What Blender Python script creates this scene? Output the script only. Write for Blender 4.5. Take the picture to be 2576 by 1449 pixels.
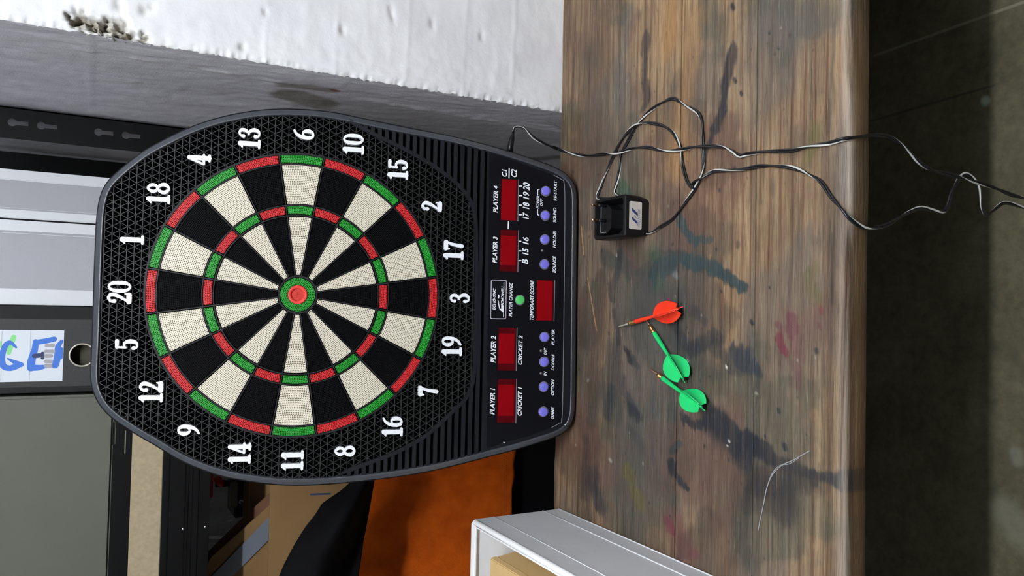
import bpy, bmesh, math, random
import numpy as np
from mathutils import Vector, Matrix
from mathutils.geometry import tessellate_polygon
from mathutils import noise as mnoise

for _o in list(bpy.data.objects): bpy.data.objects.remove(_o)
scene = bpy.context.scene
COL = scene.collection
random.seed(5)

# ---------------------------------------------------------------- camera
FPX = 1950.0                                   # focal length in pixels of the 2576 px frame
CAMZ = 1.36                                    # phone held 1.36 m above the floor
TABZ = CAMZ - 0.6355                            # bench top
RM = np.array([[0.99930512, -0.02067515, -0.03101316],
               [-0.01741294, 0.47671572, -0.87888504],
               [0.03295554, 0.87881435, 0.47602444]])
cam_d = bpy.data.cameras.new('camera')
cam_d.sensor_fit = 'HORIZONTAL'; cam_d.sensor_width = 36.0; cam_d.lens = 36.0 * FPX / 2576.0
cam_d.clip_start = 0.02; cam_d.clip_end = 60
cam = bpy.data.objects.new('camera', cam_d); COL.objects.link(cam)
xr, yu, zb = RM[:, 0], RM[:, 1], RM[:, 2]      # the phone is turned a quarter round: picture up = world right
cam.matrix_world = Matrix(((-yu[0], xr[0], zb[0], 0), (-yu[1], xr[1], zb[1], 0), (-yu[2], xr[2], zb[2], CAMZ), (0, 0, 0, 1)))
scene.camera = cam

# ---------------------------------------------------------------- world, lamp, exposure
world = bpy.data.worlds.new('world'); scene.world = world; world.use_nodes = True
bg = world.node_tree.nodes['Background']
bg.inputs[0].default_value = (0.86, 0.92, 1.0, 1); bg.inputs[1].default_value = 0.02
def area(name, loc, target, sx, sy, power, color):
    d = bpy.data.lights.new(name, 'AREA'); d.shape = 'RECTANGLE'; d.size = sx; d.size_y = sy
    d.energy = power; d.color = color
    o = bpy.data.objects.new(name, d); COL.objects.link(o); o.location = loc
    o.rotation_euler = (Vector(target) - Vector(loc)).to_track_quat('-Z', 'Y').to_euler()
    return o
LAMPS = (((0.25, -0.20, 2.46), 'x', 1.50, 172.0, 'white fluorescent batten lamp on the ceiling above the bench front'),)   # centre, direction, length, emission; built with the setting below
vs = scene.view_settings
vs.view_transform = 'Standard'; vs.look = 'None'; vs.exposure = 0.30; vs.gamma = 1.0; vs.use_curve_mapping = False

# ---------------------------------------------------------------- measuring helpers
def ray(px, py):
    return RM @ np.array([724.5 - py, 1288.0 - px, -FPX])
def on_z(px, py, z):
    d = ray(px, py); s = (z - CAMZ) / d[2]; return Vector((d[0]*s, d[1]*s, z))
def on_y(px, py, y):
    d = ray(px, py); s = y / d[1]; return Vector((d[0]*s, y, CAMZ + d[2]*s))
def on_x(px, py, x):
    d = ray(px, py); s = x / d[0]; return Vector((x, d[1]*s, CAMZ + d[2]*s))
# the dartboard leans back on the bench: its frame
BN = Vector((0.0037, -0.9667, 0.2555)).normalized()
BX = Vector((1.0, 0.0034, -0.0015)); BX = (BX - BN * BX.dot(BN)).normalized()
BY = BN.cross(BX).normalized()
BO = Vector((0.01754, 1.06035, CAMZ - 0.24479))
BM = Matrix(((BX.x, BY.x, BN.x, BO.x), (BX.y, BY.y, BN.y, BO.y), (BX.z, BY.z, BN.z, BO.z), (0, 0, 0, 1)))
def on_b(px, py, off=0.0):
    d = Vector(ray(px, py)); c = Vector((0, 0, CAMZ)); p0 = BO + BN * off
    s = (p0 - c).dot(BN) / d.dot(BN); q = c + d * s - BO
    return (q.dot(BX), q.dot(BY))

# ---------------------------------------------------------------- materials
def lin(c):
    r = []
    for v in c:
        v = v / 255.0
        r.append(v / 12.92 if v <= 0.04045 else ((v + 0.055) / 1.055) ** 2.4)
    return (r[0], r[1], r[2], 1.0)
def new_mat(name):
    m = bpy.data.materials.new(name); m.use_nodes = True
    return m, m.node_tree.nodes, m.node_tree.links, m.node_tree.nodes['Principled BSDF']
def mat(name, c, rough=0.5, metal=0.0, vary=0.0, scale=40.0, bump=0.0, bscale=200.0, stretch=(1, 1, 1), spec=0.5, coat=0.0, emit=0.0):
    m, N, L, B = new_mat(name)
    B.inputs['Base Color'].default_value = lin(c); B.inputs['Roughness'].default_value = rough
    B.inputs['Metallic'].default_value = metal; B.inputs['Specular IOR Level'].default_value = spec
    B.inputs['Coat Weight'].default_value = coat
    if vary or bump:
        tc = N.new('ShaderNodeTexCoord'); mp = N.new('ShaderNodeMapping'); mp.inputs['Scale'].default_value = stretch
        L.new(tc.outputs['Object'], mp.inputs[0])
    if vary:
        n = N.new('ShaderNodeTexNoise'); n.inputs['Scale'].default_value = scale; n.inputs['Detail'].default_value = 5
        L.new(mp.outputs[0], n.inputs[0])
        r = N.new('ShaderNodeValToRGB'); a = lin(c)
        r.color_ramp.elements[0].position = 0.25; r.color_ramp.elements[1].position = 0.75
        r.color_ramp.elements[0].color = tuple(x * (1 - vary) for x in a[:3]) + (1,)
        r.color_ramp.elements[1].color = tuple(min(1, x * (1 + vary)) for x in a[:3]) + (1,)
        L.new(n.outputs[0], r.inputs[0]); L.new(r.outputs[0], B.inputs['Base Color'])
    if bump:
        n2 = N.new('ShaderNodeTexNoise'); n2.inputs['Scale'].default_value = bscale; n2.inputs['Detail'].default_value = 4
        L.new(mp.outputs[0], n2.inputs[0])
        b = N.new('ShaderNodeBump'); b.inputs['Strength'].default_value = bump; b.inputs['Distance'].default_value = 0.002
        L.new(n2.outputs[0], b.inputs['Height']); L.new(b.outputs[0], B.inputs['Normal'])
    return m

# ---------------------------------------------------------------- mesh helpers
def link(name, me, m=None, parent=None):
    o = bpy.data.objects.new(name, me); COL.objects.link(o)
    if m is not None and len(me.materials) == 0: me.materials.append(m)
    if parent is not None: o.parent = parent
    return o
def fin(name, bm, m=None, parent=None, smooth=False, mats=None, recalc=True):
    if recalc: bmesh.ops.recalc_face_normals(bm, faces=bm.faces)
    me = bpy.data.meshes.new(name); bm.to_mesh(me); bm.free()
    if mats:
        for x in mats: me.materials.append(x)
    if smooth:
        for p in me.polygons: p.use_smooth = True
    return link(name, me, m, parent)
def tag(o, label, cat, group=None):
    o['label'] = label; o['category'] = cat
    if group: o['group'] = group
    return o
def empty(name, loc, label=None, cat=None, group=None):
    o = bpy.data.objects.new(name, None); COL.objects.link(o); o.empty_display_size = 0.03
    o.location = loc
    if label: tag(o, label, cat, group)
    return o
def struct(o):
    o['kind'] = 'structure'; return o
def box(bm, x0, x1, y0, y1, z0, z1, mi=0):
    v = [bm.verts.new(p) for p in ((x0,y0,z0),(x1,y0,z0),(x1,y1,z0),(x0,y1,z0),(x0,y0,z1),(x1,y0,z1),(x1,y1,z1),(x0,y1,z1))]
    fs = []
    for q in ((0,3,2,1),(4,5,6,7),(0,1,5,4),(1,2,6,5),(2,3,7,6),(3,0,4,7)):
        f = bm.faces.new([v[i] for i in q]); f.material_index = mi; fs.append(f)
    return fs
def bbox(x0, x1, y0, y1, z0, z1, bev=0.002, seg=2):
    bm = bmesh.new(); box(bm, x0, x1, y0, y1, z0, z1)
    if bev: bmesh.ops.bevel(bm, geom=bm.edges[:], offset=bev, segments=seg, affect='EDGES')
    return bm
def prism(bm, loops, z0, z1, mi=0, side=None, bottom=True, M=None):
    """extruded polygon (first loop) with holes (other loops)"""
    if not isinstance(loops[0][0], (list, tuple, Vector)): loops = [loops]
    loops = [[(p[0], p[1]) for p in l] for l in loops]
    flat = [p for l in loops for p in l]
    tris = tessellate_polygon([[Vector((p[0], p[1], 0)) for p in l] for l in loops])
    T = (lambda p: M @ Vector(p)) if M is not None else (lambda p: p)
    top = [bm.verts.new(T((p[0], p[1], z1))) for p in flat]
    bot = [bm.verts.new(T((p[0], p[1], z0))) for p in flat]
    for t in tris:
        try:
            f = bm.faces.new([top[i] for i in t]); f.material_index = mi
            if bottom:
                f = bm.faces.new([bot[i] for i in reversed(t)]); f.material_index = mi if side is None else side
        except ValueError: pass
    k = 0
    for l in loops:
        n = len(l)
        for i in range(n):
            j = (i + 1) % n
            f = bm.faces.new([bot[k+i], bot[k+j], top[k+j], top[k+i]]); f.material_index = mi if side is None else side
        k += n
def cr(pts, n=8, closed=False):
    """Catmull-Rom through points of any dimension"""
    P = [np.array(p, float) for p in pts]; out = []; m = len(P)
    for i in range(m if closed else m - 1):
        p1, p2 = P[i], P[(i+1) % m]
        p0 = P[(i-1) % m] if (closed or i > 0) else 2*p1 - p2
        p3 = P[(i+2) % m] if (closed or i + 2 < m) else 2*p2 - p1
        for k in range(n):
            t = k / n
            out.append(0.5*((2*p1) + (-p0+p2)*t + (2*p0-5*p1+4*p2-p3)*t*t + (-p0+3*p1-3*p2+p3)*t**3))
    if not closed: out.append(P[-1])
    return out
def resample(pts, n, closed=True):
    P = [np.array(p, float) for p in pts]
    if closed: P = P + [P[0]]
    P = np.array(P); s = np.r_[0, np.cumsum(np.linalg.norm(np.diff(P, axis=0), axis=1))]
    u = np.linspace(0, s[-1], n + 1)[:-1] if closed else np.linspace(0, s[-1], n)
    return np.stack([np.interp(u, s, P[:, i]) for i in range(P.shape[1])], 1)
def inset(P, d):
    """offset a closed 2D polyline inwards by d"""
    P = np.array(P); t = np.roll(P, -1, 0) - np.roll(P, 1, 0); t /= np.linalg.norm(t, axis=1)[:, None]
    a = 0.5*np.sum(P[:, 0]*np.roll(P[:, 1], -1) - np.roll(P[:, 0], -1)*P[:, 1])
    nrm = np.stack([-t[:, 1], t[:, 0]], 1) * (1 if a > 0 else -1)
    return P + nrm * d
def inside(P, q):
    """vectorised point in polygon"""
    P = np.array(P); x, y = q[:, 0], q[:, 1]; r = np.zeros(len(q), bool)
    x0, y0 = P[:, 0], P[:, 1]; x1, y1 = np.roll(x0, -1), np.roll(y0, -1)
    for i in range(len(P)):
        c = (y0[i] > y) != (y1[i] > y)
        if c.any():
            with np.errstate(divide='ignore', invalid='ignore'):
                xx = (x1[i]-x0[i])*(y-y0[i])/(y1[i]-y0[i]) + x0[i]
            r ^= c & (x < xx)
    return r
def tube(bm, pts, rad, sides=8, mi=0, cap=True, stripe=None, twist=0.0, off=0.0, phase=0.0):
    """tube along 3D points, parallel-transported frame; may twist round an axis offset; stripe = (first side, count, material)"""
    P = [Vector(p) for p in pts]; n = len(P)
    T = [(P[min(i+1, n-1)] - P[max(i-1, 0)]).normalized() for i in range(n)]
    u = T[0].orthogonal().normalized(); rings = []; s = 0.0
    for i in range(n):
        u = (u - T[i]*u.dot(T[i]))
        u = u.normalized() if u.length > 1e-6 else T[i].orthogonal().normalized()
        v = T[i].cross(u)
        if i: s += (P[i]-P[i-1]).length
        a0 = phase + twist*s
        c = P[i] + (u*math.cos(a0) + v*math.sin(a0))*off
        r = rad(i/(n-1)) if callable(rad) else rad
        rings.append([bm.verts.new(c + (u*math.cos(a0+2*math.pi*k/sides) + v*math.sin(a0+2*math.pi*k/sides))*r) for k in range(sides)])
    for i in range(n-1):
        for k in range(sides):
            f = bm.faces.new([rings[i][k], rings[i][(k+1) % sides], rings[i+1][(k+1) % sides], rings[i+1][k]])
            f.smooth = True; f.material_index = mi
            if stripe and ((k - stripe[0]) % sides) < stripe[1]: f.material_index = stripe[2]
    if cap:
        bm.faces.new(list(reversed(rings[0]))).material_index = mi; bm.faces.new(rings[-1]).material_index = mi
def ribbon(bm, pts, wid, z0, z1, mi=0, n=7, closed=False):
    """flat stroke of varying width with round ends, extruded z0..z1"""
    if np.isscalar(wid): wid = [wid]*len(pts)
    Q = cr([(p[0], p[1], w) for p, w in zip(pts, wid)], n, closed)
    m = len(Q); L = []
    for i in range(m):
        a = Q[(i-1) % m] if closed else Q[max(i-1, 0)]; b = Q[(i+1) % m] if closed else Q[min(i+1, m-1)]
        t = b[:2]-a[:2]; t = t/(np.linalg.norm(t)+1e-9); nn = np.array([-t[1], t[0]])*Q[i][2]*0.5
        L.append([bm.verts.new((*(Q[i][:2]+nn), z)) for z in (z0, z1)] + [bm.verts.new((*(Q[i][:2]-nn), z)) for z in (z0, z1)])
    for i in range(m if closed else m-1):
        a, b = L[i], L[(i+1) % m]
        for q in ((a[1], a[3], b[3], b[1]), (a[0], a[1], b[1], b[0]), (a[3], a[2], b[2], b[3])):
            bm.faces.new(q).material_index = mi
    if not closed:
        for c in (Q[0], Q[-1]): disc(bm, c[0], c[1], c[2]*0.5, z0, z1-0.00006, mi)
def disc(bm, x, y, r, z0, z1, mi=0, n=14):
    prism(bm, [(x+r*math.cos(2*math.pi*k/n), y+r*math.sin(2*math.pi*k/n)) for k in range(n)], z0, z1, mi, bottom=False)
def lathe(bm, prof, n=20, M=None, mi=0):
    """revolve (r, h) about z"""
    rings = []
    for r, h in prof:
        rings.append([bm.verts.new((M @ Vector((r*math.cos(2*math.pi*k/n), r*math.sin(2*math.pi*k/n), h))) if M is not None else (r*math.cos(2*math.pi*k/n), r*math.sin(2*math.pi*k/n), h)) for k in range(n)])
    for a, b in zip(rings, rings[1:]):
        for k in range(n):
            f = bm.faces.new([a[k], a[(k+1) % n], b[(k+1) % n], b[k]]); f.smooth = True; f.material_index = mi
    bm.faces.new(list(reversed(rings[0]))).material_index = mi; bm.faces.new(rings[-1]).material_index = mi
def fbm(x, y, z, o=4, h=1.0):
    return mnoise.fractal(Vector((x, y, z)), h, 2.0, o)
def grid(bm, nu, nv, f, mi=0, smooth=True):
    V = [[bm.verts.new(f(i/nu, j/nv)) for j in range(nv+1)] for i in range(nu+1)]
    for i in range(nu):
        for j in range(nv):
            q = bm.faces.new([V[i][j], V[i+1][j], V[i+1][j+1], V[i][j+1]]); q.smooth = smooth; q.material_index = mi
    return V
def text_mesh(s, shear=0.0, bold=0.0, depth=0.0):
    c = bpy.data.curves.new('t', 'FONT'); c.body = s; c.shear = shear; c.offset = bold; c.extrude = 0.5 if depth else 0.0
    c.resolution_u = 3
    o = bpy.data.objects.new('t', c); COL.objects.link(o)
    dg = bpy.context.evaluated_depsgraph_get()
    me = bpy.data.meshes.new_from_object(o.evaluated_get(dg)); bpy.data.objects.remove(o); bpy.data.curves.remove(c)
    return me
def fit_text(s, x0, x1, y0, y1, z, m, parent, name='lettering', shear=0.25, bold=0.02, M=None):
    """text scaled to fill a rectangle of the parent's XY plane"""
    me = text_mesh(s, shear, bold); co = np.zeros(len(me.vertices)*3); me.vertices.foreach_get('co', co); co = co.reshape(-1, 3)
    lo, hi = co.min(0), co.max(0)
    co[:, 0] = x0 + (co[:, 0]-lo[0])/(hi[0]-lo[0])*(x1-x0); co[:, 1] = y0 + (co[:, 1]-lo[1])/(hi[1]-lo[1])*(y1-y0); co[:, 2] = z
    if M is not None: co = np.array([M @ Vector(p) for p in co])
    me.vertices.foreach_set('co', co.ravel()); me.update(); me.materials.clear()
    return link(name, me, m, parent)
def wpart(name, bm, m, root, smooth=False, mats=None):
    """a part whose mesh is written in world coordinates"""
    o = fin(name, bm, m, None, smooth, mats); o.parent = root
    o.matrix_parent_inverse = Matrix.Translation(-Vector(root.location)); return o

# ================================================================= SURFACE MATERIALS
def math_node(N, L, op, a, b=None, clamp=False):
    n = N.new('ShaderNodeMath'); n.operation = op; n.use_clamp = clamp
    for i, v in enumerate((a, b)):
        if v is None: continue
        if isinstance(v, (int, float)): n.inputs[i].default_value = v
        else: L.new(v, n.inputs[i])
    return n.outputs[0]
def mix_node(N, L, fac, a, b, mode='MIX'):
    n = N.new('ShaderNodeMix'); n.data_type = 'RGBA'; n.blend_type = mode
    for sock, v in ((n.inputs[0], fac), (n.inputs[6], a), (n.inputs[7], b)):
        if isinstance(v, (int, float)): sock.default_value = v
        elif isinstance(v, tuple): sock.default_value = v
        else: L.new(v, sock)
    return n.outputs[2]
def noise_node(N, L, vec, scale, detail=5, rough=0.6, dist=0.0):
    n = N.new('ShaderNodeTexNoise'); n.inputs['Scale'].default_value = scale; n.inputs['Detail'].default_value = detail
    n.inputs['Roughness'].default_value = rough; n.inputs['Distortion'].default_value = dist
    L.new(vec, n.inputs['Vector']); return n
def map_node(N, L, vec, scale=(1, 1, 1), loc=(0, 0, 0), rot=(0, 0, 0)):
    n = N.new('ShaderNodeMapping'); n.inputs['Scale'].default_value = scale; n.inputs['Location'].default_value = loc; n.inputs['Rotation'].default_value = rot
    L.new(vec, n.inputs[0]); return n.outputs[0]
def ramp_node(N, L, fac, stops):
    r = N.new('ShaderNodeValToRGB'); e = r.color_ramp.elements
    while len(e) < len(stops): e.new(0.5)
    for i, (p, c) in enumerate(stops):
        e[i].position = p; e[i].color = c if len(c) == 4 else lin(c)
    L.new(fac, r.inputs[0]); return r.outputs[0]
def mrange(N, L, v, a, b, c=0.0, d=1.0, smooth=True):
    n = N.new('ShaderNodeMapRange'); n.interpolation_type = 'SMOOTHSTEP' if smooth else 'LINEAR'
    L.new(v, n.inputs[0]); n.inputs[1].default_value = a; n.inputs[2].default_value = b; n.inputs[3].default_value = c; n.inputs[4].default_value = d
    return n.outputs[0]
# colour patch: a soft capsule between two points of the surface
def blot_group():
    g = bpy.data.node_groups.new('blot', 'ShaderNodeTree')
    for nm, t in (('P', 'NodeSocketVector'), ('A', 'NodeSocketVector'), ('D', 'NodeSocketVector'), ('Inv', 'NodeSocketFloat'), ('R0', 'NodeSocketFloat'), ('R1', 'NodeSocketFloat'), ('K', 'NodeSocketFloat')):
        g.interface.new_socket(name=nm, in_out='INPUT', socket_type=t)
    g.interface.new_socket(name='Fac', in_out='OUTPUT', socket_type='NodeSocketFloat')
    N, L = g.nodes, g.links; i = N.new('NodeGroupInput'); o = N.new('NodeGroupOutput')
    def vm(op, a, b=None, s=None):
        n = N.new('ShaderNodeVectorMath'); n.operation = op; L.new(a, n.inputs[0])
        if b is not None: L.new(b, n.inputs[1])
        if s is not None: L.new(s, n.inputs['Scale'])
        return n
    pa = vm('SUBTRACT', i.outputs['P'], i.outputs['A'])
    dt = vm('DOT_PRODUCT', pa.outputs[0], i.outputs['D'])
    h = math_node(N, L, 'MULTIPLY', dt.outputs['Value'], i.outputs['Inv'], clamp=True)
    sc = vm('SCALE', i.outputs['D'], s=h)
    q = vm('SUBTRACT', pa.outputs[0], sc.outputs[0]); ln = vm('LENGTH', q.outputs[0])
    m = N.new('ShaderNodeMapRange'); m.interpolation_type = 'SMOOTHSTEP'
    L.new(ln.outputs['Value'], m.inputs[0]); L.new(i.outputs['R0'], m.inputs[1]); L.new(i.outputs['R1'], m.inputs[2])
    L.new(i.outputs['K'], m.inputs[3]); m.inputs[4].default_value = 0.0
    L.new(m.outputs[0], o.inputs[0]); return g
BLOT = blot_group()
def blot(N, L, vec, a, b, r, soft, k):
    n = N.new('ShaderNodeGroup'); n.node_tree = BLOT; L.new(vec, n.inputs['P'])
    D = Vector(b) - Vector(a); n.inputs['A'].default_value = a; n.inputs['D'].default_value = D
    n.inputs['Inv'].default_value = 1.0/max(D.length_squared, 1e-9); n.inputs['R0'].default_value = r*(1-soft); n.inputs['R1'].default_value = r*(1+soft*0.6); n.inputs['K'].default_value = k
    return n.outputs[0]

NAVY=(34,38,46); TEAL=(42,60,64); INK=(38,36,40); OLIVE=(92,88,48); GREEN=(44,80,60); PURP=(94,54,62); WINE=(96,58,56); TAN=(168,126,76); UMB=(84,68,58); SLATE=(80,80,80)
STAINS = [
 ((1607,678),(1700,652),15,.5,.7,(40,48,48)), ((1700,652),(1790,674),18,.5,.75,(38,48,50)), ((1790,674),(1870,742),13,.5,.75,(36,50,54)), ((1640,715),(1720,740),26,.8,.6,(48,46,46)), ((1735,770),(1775,805),16,.7,.65,(44,44,50)),
 ((1690,860),(1750,885),20,.7,.75,(42,43,48)), ((1785,880),(1845,925),28,.7,.65,(50,50,52)), ((1850,880),(1870,920),18,.5,.8,(36,38,46)), ((1893,900),(1905,945),15,.5,.8,(38,40,46)), ((1578,885),(1600,920),14,.5,.8,(40,38,40)),
 ((1570,970),(1610,1040),22,.6,.75,(36,38,46)), ((1525,640),(1585,690),28,.8,.6,(44,52,52)), ((1590,615),(1640,670),24,.9,.5,(74,68,46)), ((1605,830),(1645,905),26,.9,.5,(62,60,44)), ((1500,900),(1490,1060),34,.9,.5,(62,54,50)),
 ((1815,735),(1820,800),5,.7,.6,(112,74,54)), ((2094,590),(2094,760),7,.8,.6,(56,50,44)), ((1855,612),(1855,620),7,.5,.7,(62,52,44)), ((2098,60),(2085,330),6,.8,.5,(60,54,48)), ((2040,20),(2040,420),4,.8,.5,(70,60,50)),
 ((1800,1080),(1870,1150),42,.5,.8,(38,40,48)), ((1885,1110),(1920,1150),26,.5,.75,(42,43,48)), ((1930,1150),(2110,1196),16,.6,.7,(52,50,48)), ((1590,1085),(1610,1130),22,.7,.6,(46,46,46)), ((1490,1215),(1520,1280),28,.7,.6,(44,46,50)),
 ((1900,1225),(1975,1255),44,.8,.6,(56,50,46)), ((1640,1180),(1690,1250),34,.9,.4,(66,60,48)), ((1450,300),(1440,700),26,.9,.45,(76,60,50)), ((1540,330),(1600,440),26,.9,.4,(78,66,58)), ((1445,500),(1470,640),14,.9,.5,(60,48,44)),
 # picture points a, b; half width px; softness; strength; colour
 ((1480,120),(1500,420),60,.8,.55,UMB), ((1580,60),(1560,260),40,.8,.5,SLATE), ((1690,0),(1680,110),55,.9,.55,TAN), ((1740,60),(1700,420),45,.9,.4,TAN),
 ((1630,90),(1620,260),16,.7,.7,INK), ((1800,330),(1850,120),17,.6,.85,INK), ((1775,420),(1790,330),9,.7,.8,INK),
 ((1900,60),(2090,50),40,.9,.35,SLATE), ((2050,330),(2040,400),22,.9,.55,OLIVE), ((2040,700),(2060,760),24,.9,.4,OLIVE),
 ((1640,880),(1660,760),170,1.0,.5,SLATE), ((1620,1080),(1600,1240),130,1.0,.45,SLATE), ((1520,700),(1490,1000),45,.9,.45,UMB),
 ((1560,470),(1590,500),22,.8,.6,GREEN), ((1640,640),(1660,700),26,.8,.4,GREEN), ((1640,690),(1740,655),14,.6,.8,TEAL), ((1740,655),(1800,670),20,.5,.8,TEAL), ((1800,670),(1870,740),14,.5,.85,TEAL),
 ((1710,550),(1745,600),17,.5,.85,TEAL), ((1745,600),(1790,590),12,.6,.7,TEAL), ((1560,640),(1545,740),20,.7,.6,NAVY), ((1560,860),(1545,780),16,.7,.6,NAVY),
 ((1680,770),(1720,860),22,.7,.6,NAVY), ((1740,880),(1800,860),26,.7,.65,NAVY), ((1850,890),(1890,930),26,.6,.75,(44,52,60)), ((1890,840),(1895,900),12,.7,.5,SLATE),
 ((1580,890),(1585,920),12,.5,.75,INK), ((1800,1060),(1850,1120),38,.4,.85,NAVY), ((1720,1050),(1800,1070),14,.5,.85,NAVY), ((1850,1110),(1930,1140),32,.4,.85,NAVY), ((1930,1130),(2110,1195),17,.5,.75,(46,46,50)),
 ((1900,1220),(2050,1200),36,.9,.6,INK), ((1990,1270),(1880,1260),30,.9,.4,INK), ((1710,1120),(1695,1150),15,.4,.75,(44,56,56)), ((1690,1180),(1735,1235),9,.4,.85,NAVY), ((1500,1190),(1510,1270),24,.8,.5,NAVY),
 ((1580,1200),(1610,1270),26,.8,.6,OLIVE), ((1540,980),(1530,1060),26,.8,.6,NAVY), ((1590,1020),(1610,1040),22,.7,.7,NAVY), ((1480,1120),(1470,1240),30,.9,.45,INK),
 ((1955,815),(1962,822),8,.4,.8,PURP), ((1990,815),(1996,850),13,.4,.75,PURP), ((1968,850),(1975,900),10,.5,.85,(100,42,54)), ((2000,870),(2010,900),14,.7,.4,PURP), ((1998,930),(2004,955),15,.6,.45,PURP),
 ((1690,1310),(1720,1400),42,.9,.55,WINE), ((1680,1320),(1690,1340),14,.6,.6,(96,34,50)), ((1735,1390),(1745,1400),12,.6,.5,(100,40,60)), ((2064,775),(2066,785),6,.4,.7,(104,44,50)), ((2060,815),(2062,822),5,.4,.6,(90,44,50)),
 ((1958,1030),(1960,1036),5,.3,.9,NAVY), ((1973,1120),(1975,1128),7,.3,.9,NAVY), ((1888,808),(1892,815),5,.3,.9,NAVY), ((2053,880),(2054,885),6,.4,.8,NAVY), ((1924,1096),(1926,1100),3,.3,.8,NAVY), ((1832,1156),(1833,1158),4,.3,.8,INK),
 ((1841,12),(1845,22),6,.4,.9,(22,20,24)), ((1846,198),(1850,206),5,.4,.9,(30,28,34)), ((1863,232),(1865,238),5,.4,.9,(30,28,34)), ((1957,120),(1960,124),3,.3,.8,INK), ((1948,135),(1950,137),3,.3,.8,INK), ((1812,731),(1814,734),3,.3,.9,INK), ((1935,723),(1936,725),3,.3,.9,INK),
 ((1826,921),(1827,925),2.5,.3,1,(225,222,215)), ((1833,1109),(1834,1111),2.3,.3,1,(230,228,222)), ((1829,1122),(1830,1123),2,.3,1,(215,212,205)), ((1729,906),(1730,909),2.3,.3,1,(200,205,200)), ((1533,1156),(1537,1160),5,.4,.75,(170,168,160)), ((1902,989),(1904,991),3,.4,.8,(170,165,150)),
 ((1478,700),(1500,830),1.6,.4,.8,(196,150,104)), ((1462,570),(1468,640),2.5,.5,.7,(190,150,100)), ((1697,690),(1703,696),8,.8,.5,(120,132,135)), ((1480,955),(1478,958),4,.6,.6,(170,170,165)),
]
def vnoise(x, y, seed=0):
    xi, yi = np.floor(x).astype(np.int64), np.floor(y).astype(np.int64); fx, fy = x-xi, y-yi
    fx = fx*fx*(3-2*fx); fy = fy*fy*(3-2*fy)
    def h(a, b):
        n = (a*374761393 + b*668265263 + seed*974634721) & 0x7fffffff
        n = ((n ^ (n >> 13))*1274126177) & 0x7fffffff
        return ((n ^ (n >> 16)) & 0xffff)/65535.0
    return (h(xi, yi)*(1-fx)+h(xi+1, yi)*fx)*(1-fy) + (h(xi, yi+1)*(1-fx)+h(xi+1, yi+1)*fx)*fy
def vfbm(x, y, seed=0, o=4):
    r = 0; a = 0.5
    for k in range(o): r = r + a*vnoise(x*2**k, y*2**k, seed+k); a *= 0.5
    return r/(1-0.5**o)
def sstep(a, b, v):
    t = np.clip((v-a)/(b-a), 0, 1); return t*t*(3-2*t)
def stain_colours(x, y):
    n = len(x); C = np.zeros((n, 3)); A = np.zeros(n)
    wx = x + 0.034*(vfbm(x*28, y*28, 1, 5)-0.5) + 0.008*(vfbm(x*30, y*420, 7, 2)-0.5); wy = y + 0.026*(vfbm(x*28, y*28, 11, 5)-0.5)
    def lay(f, col):
        nonlocal C, A
        c = np.array(lin(col)[:3]); A2 = A + f - A*f
        C = (C*(A*(1-f))[:, None] + c[None]*f[:, None])/np.maximum(A2, 1e-6)[:, None]; A = A2
    # an all-over film of old grime and paint, patchy
    reg = np.exp(-(((x+0.06)/0.30)**2 + ((y-0.80)/0.19)**2))
    lay(0.55*sstep(0.46, 0.66, vfbm(x*7, y*10, 21, 5) + 0.16*reg), (88, 84, 80))
    lay(0.8*sstep(0.50, 0.60, vfbm(x*11, y*16, 31, 5)+0.12*reg-0.05)*(0.35+0.65*reg), (50, 47, 46))
    lay(0.45*sstep(-0.02, -0.30, x)*sstep(0.35, 0.6, vfbm(x*6, y*30, 61, 4)), (78, 66, 56))  # patchy brown tone, stronger towards the left end
    lay(0.5*sstep(0.56, 0.66, vfbm(x*13+4, y*13, 41, 5)+0.06*reg-0.02), (56, 64, 54))
    lay(0.45*sstep(0.58, 0.70, vfbm(x*10+9, y*9, 51, 5)), (96, 66, 58))
    for a, b, r, soft, k, col in STAINS:
        pa, pb = on_z(*a, TABZ), on_z(*b, TABZ); rr = r*0.00045; d = pb-pa
        X, Y = (x, y) if r < 9 else (wx, wy)      # small spots stay crisp
        h = np.clip(((X-pa.x)*d.x + (Y-pa.y)*d.y)/max(d.x*d.x+d.y*d.y, 1e-12), 0, 1)
        dist = np.hypot(X-pa.x-d.x*h, Y-pa.y-d.y*h)
        if 9 <= r < 40: soft *= 0.55
        lay(min(1, k*1.08)*(1-sstep(rr*(1-soft), rr*(1+0.6*soft)+0.0004, dist)), col)
    rs = random.Random(3)
    for q in range(150):                                   # spatter
        cx_, cy_ = rs.gauss(-0.02, 0.22), rs.uniform(0.52, 1.01); rr = 0.0006 + 0.0016*rs.random()**3; col = rs.choice(((38,34,36), (44,42,46), (70,48,44), (40,46,54), (30,28,30), (150,142,128)))
        m = (np.abs(x-cx_) < 0.008) & (np.abs(y-cy_) < 0.008)
        f = np.zeros(n); f[m] = 0.85*(1-sstep(rr*0.7, rr+0.0008, np.hypot((x[m]-cx_)*0.8, y[m]-cy_))); lay(f, col)
    return np.concatenate([C, A[:, None]], 1)
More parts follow.
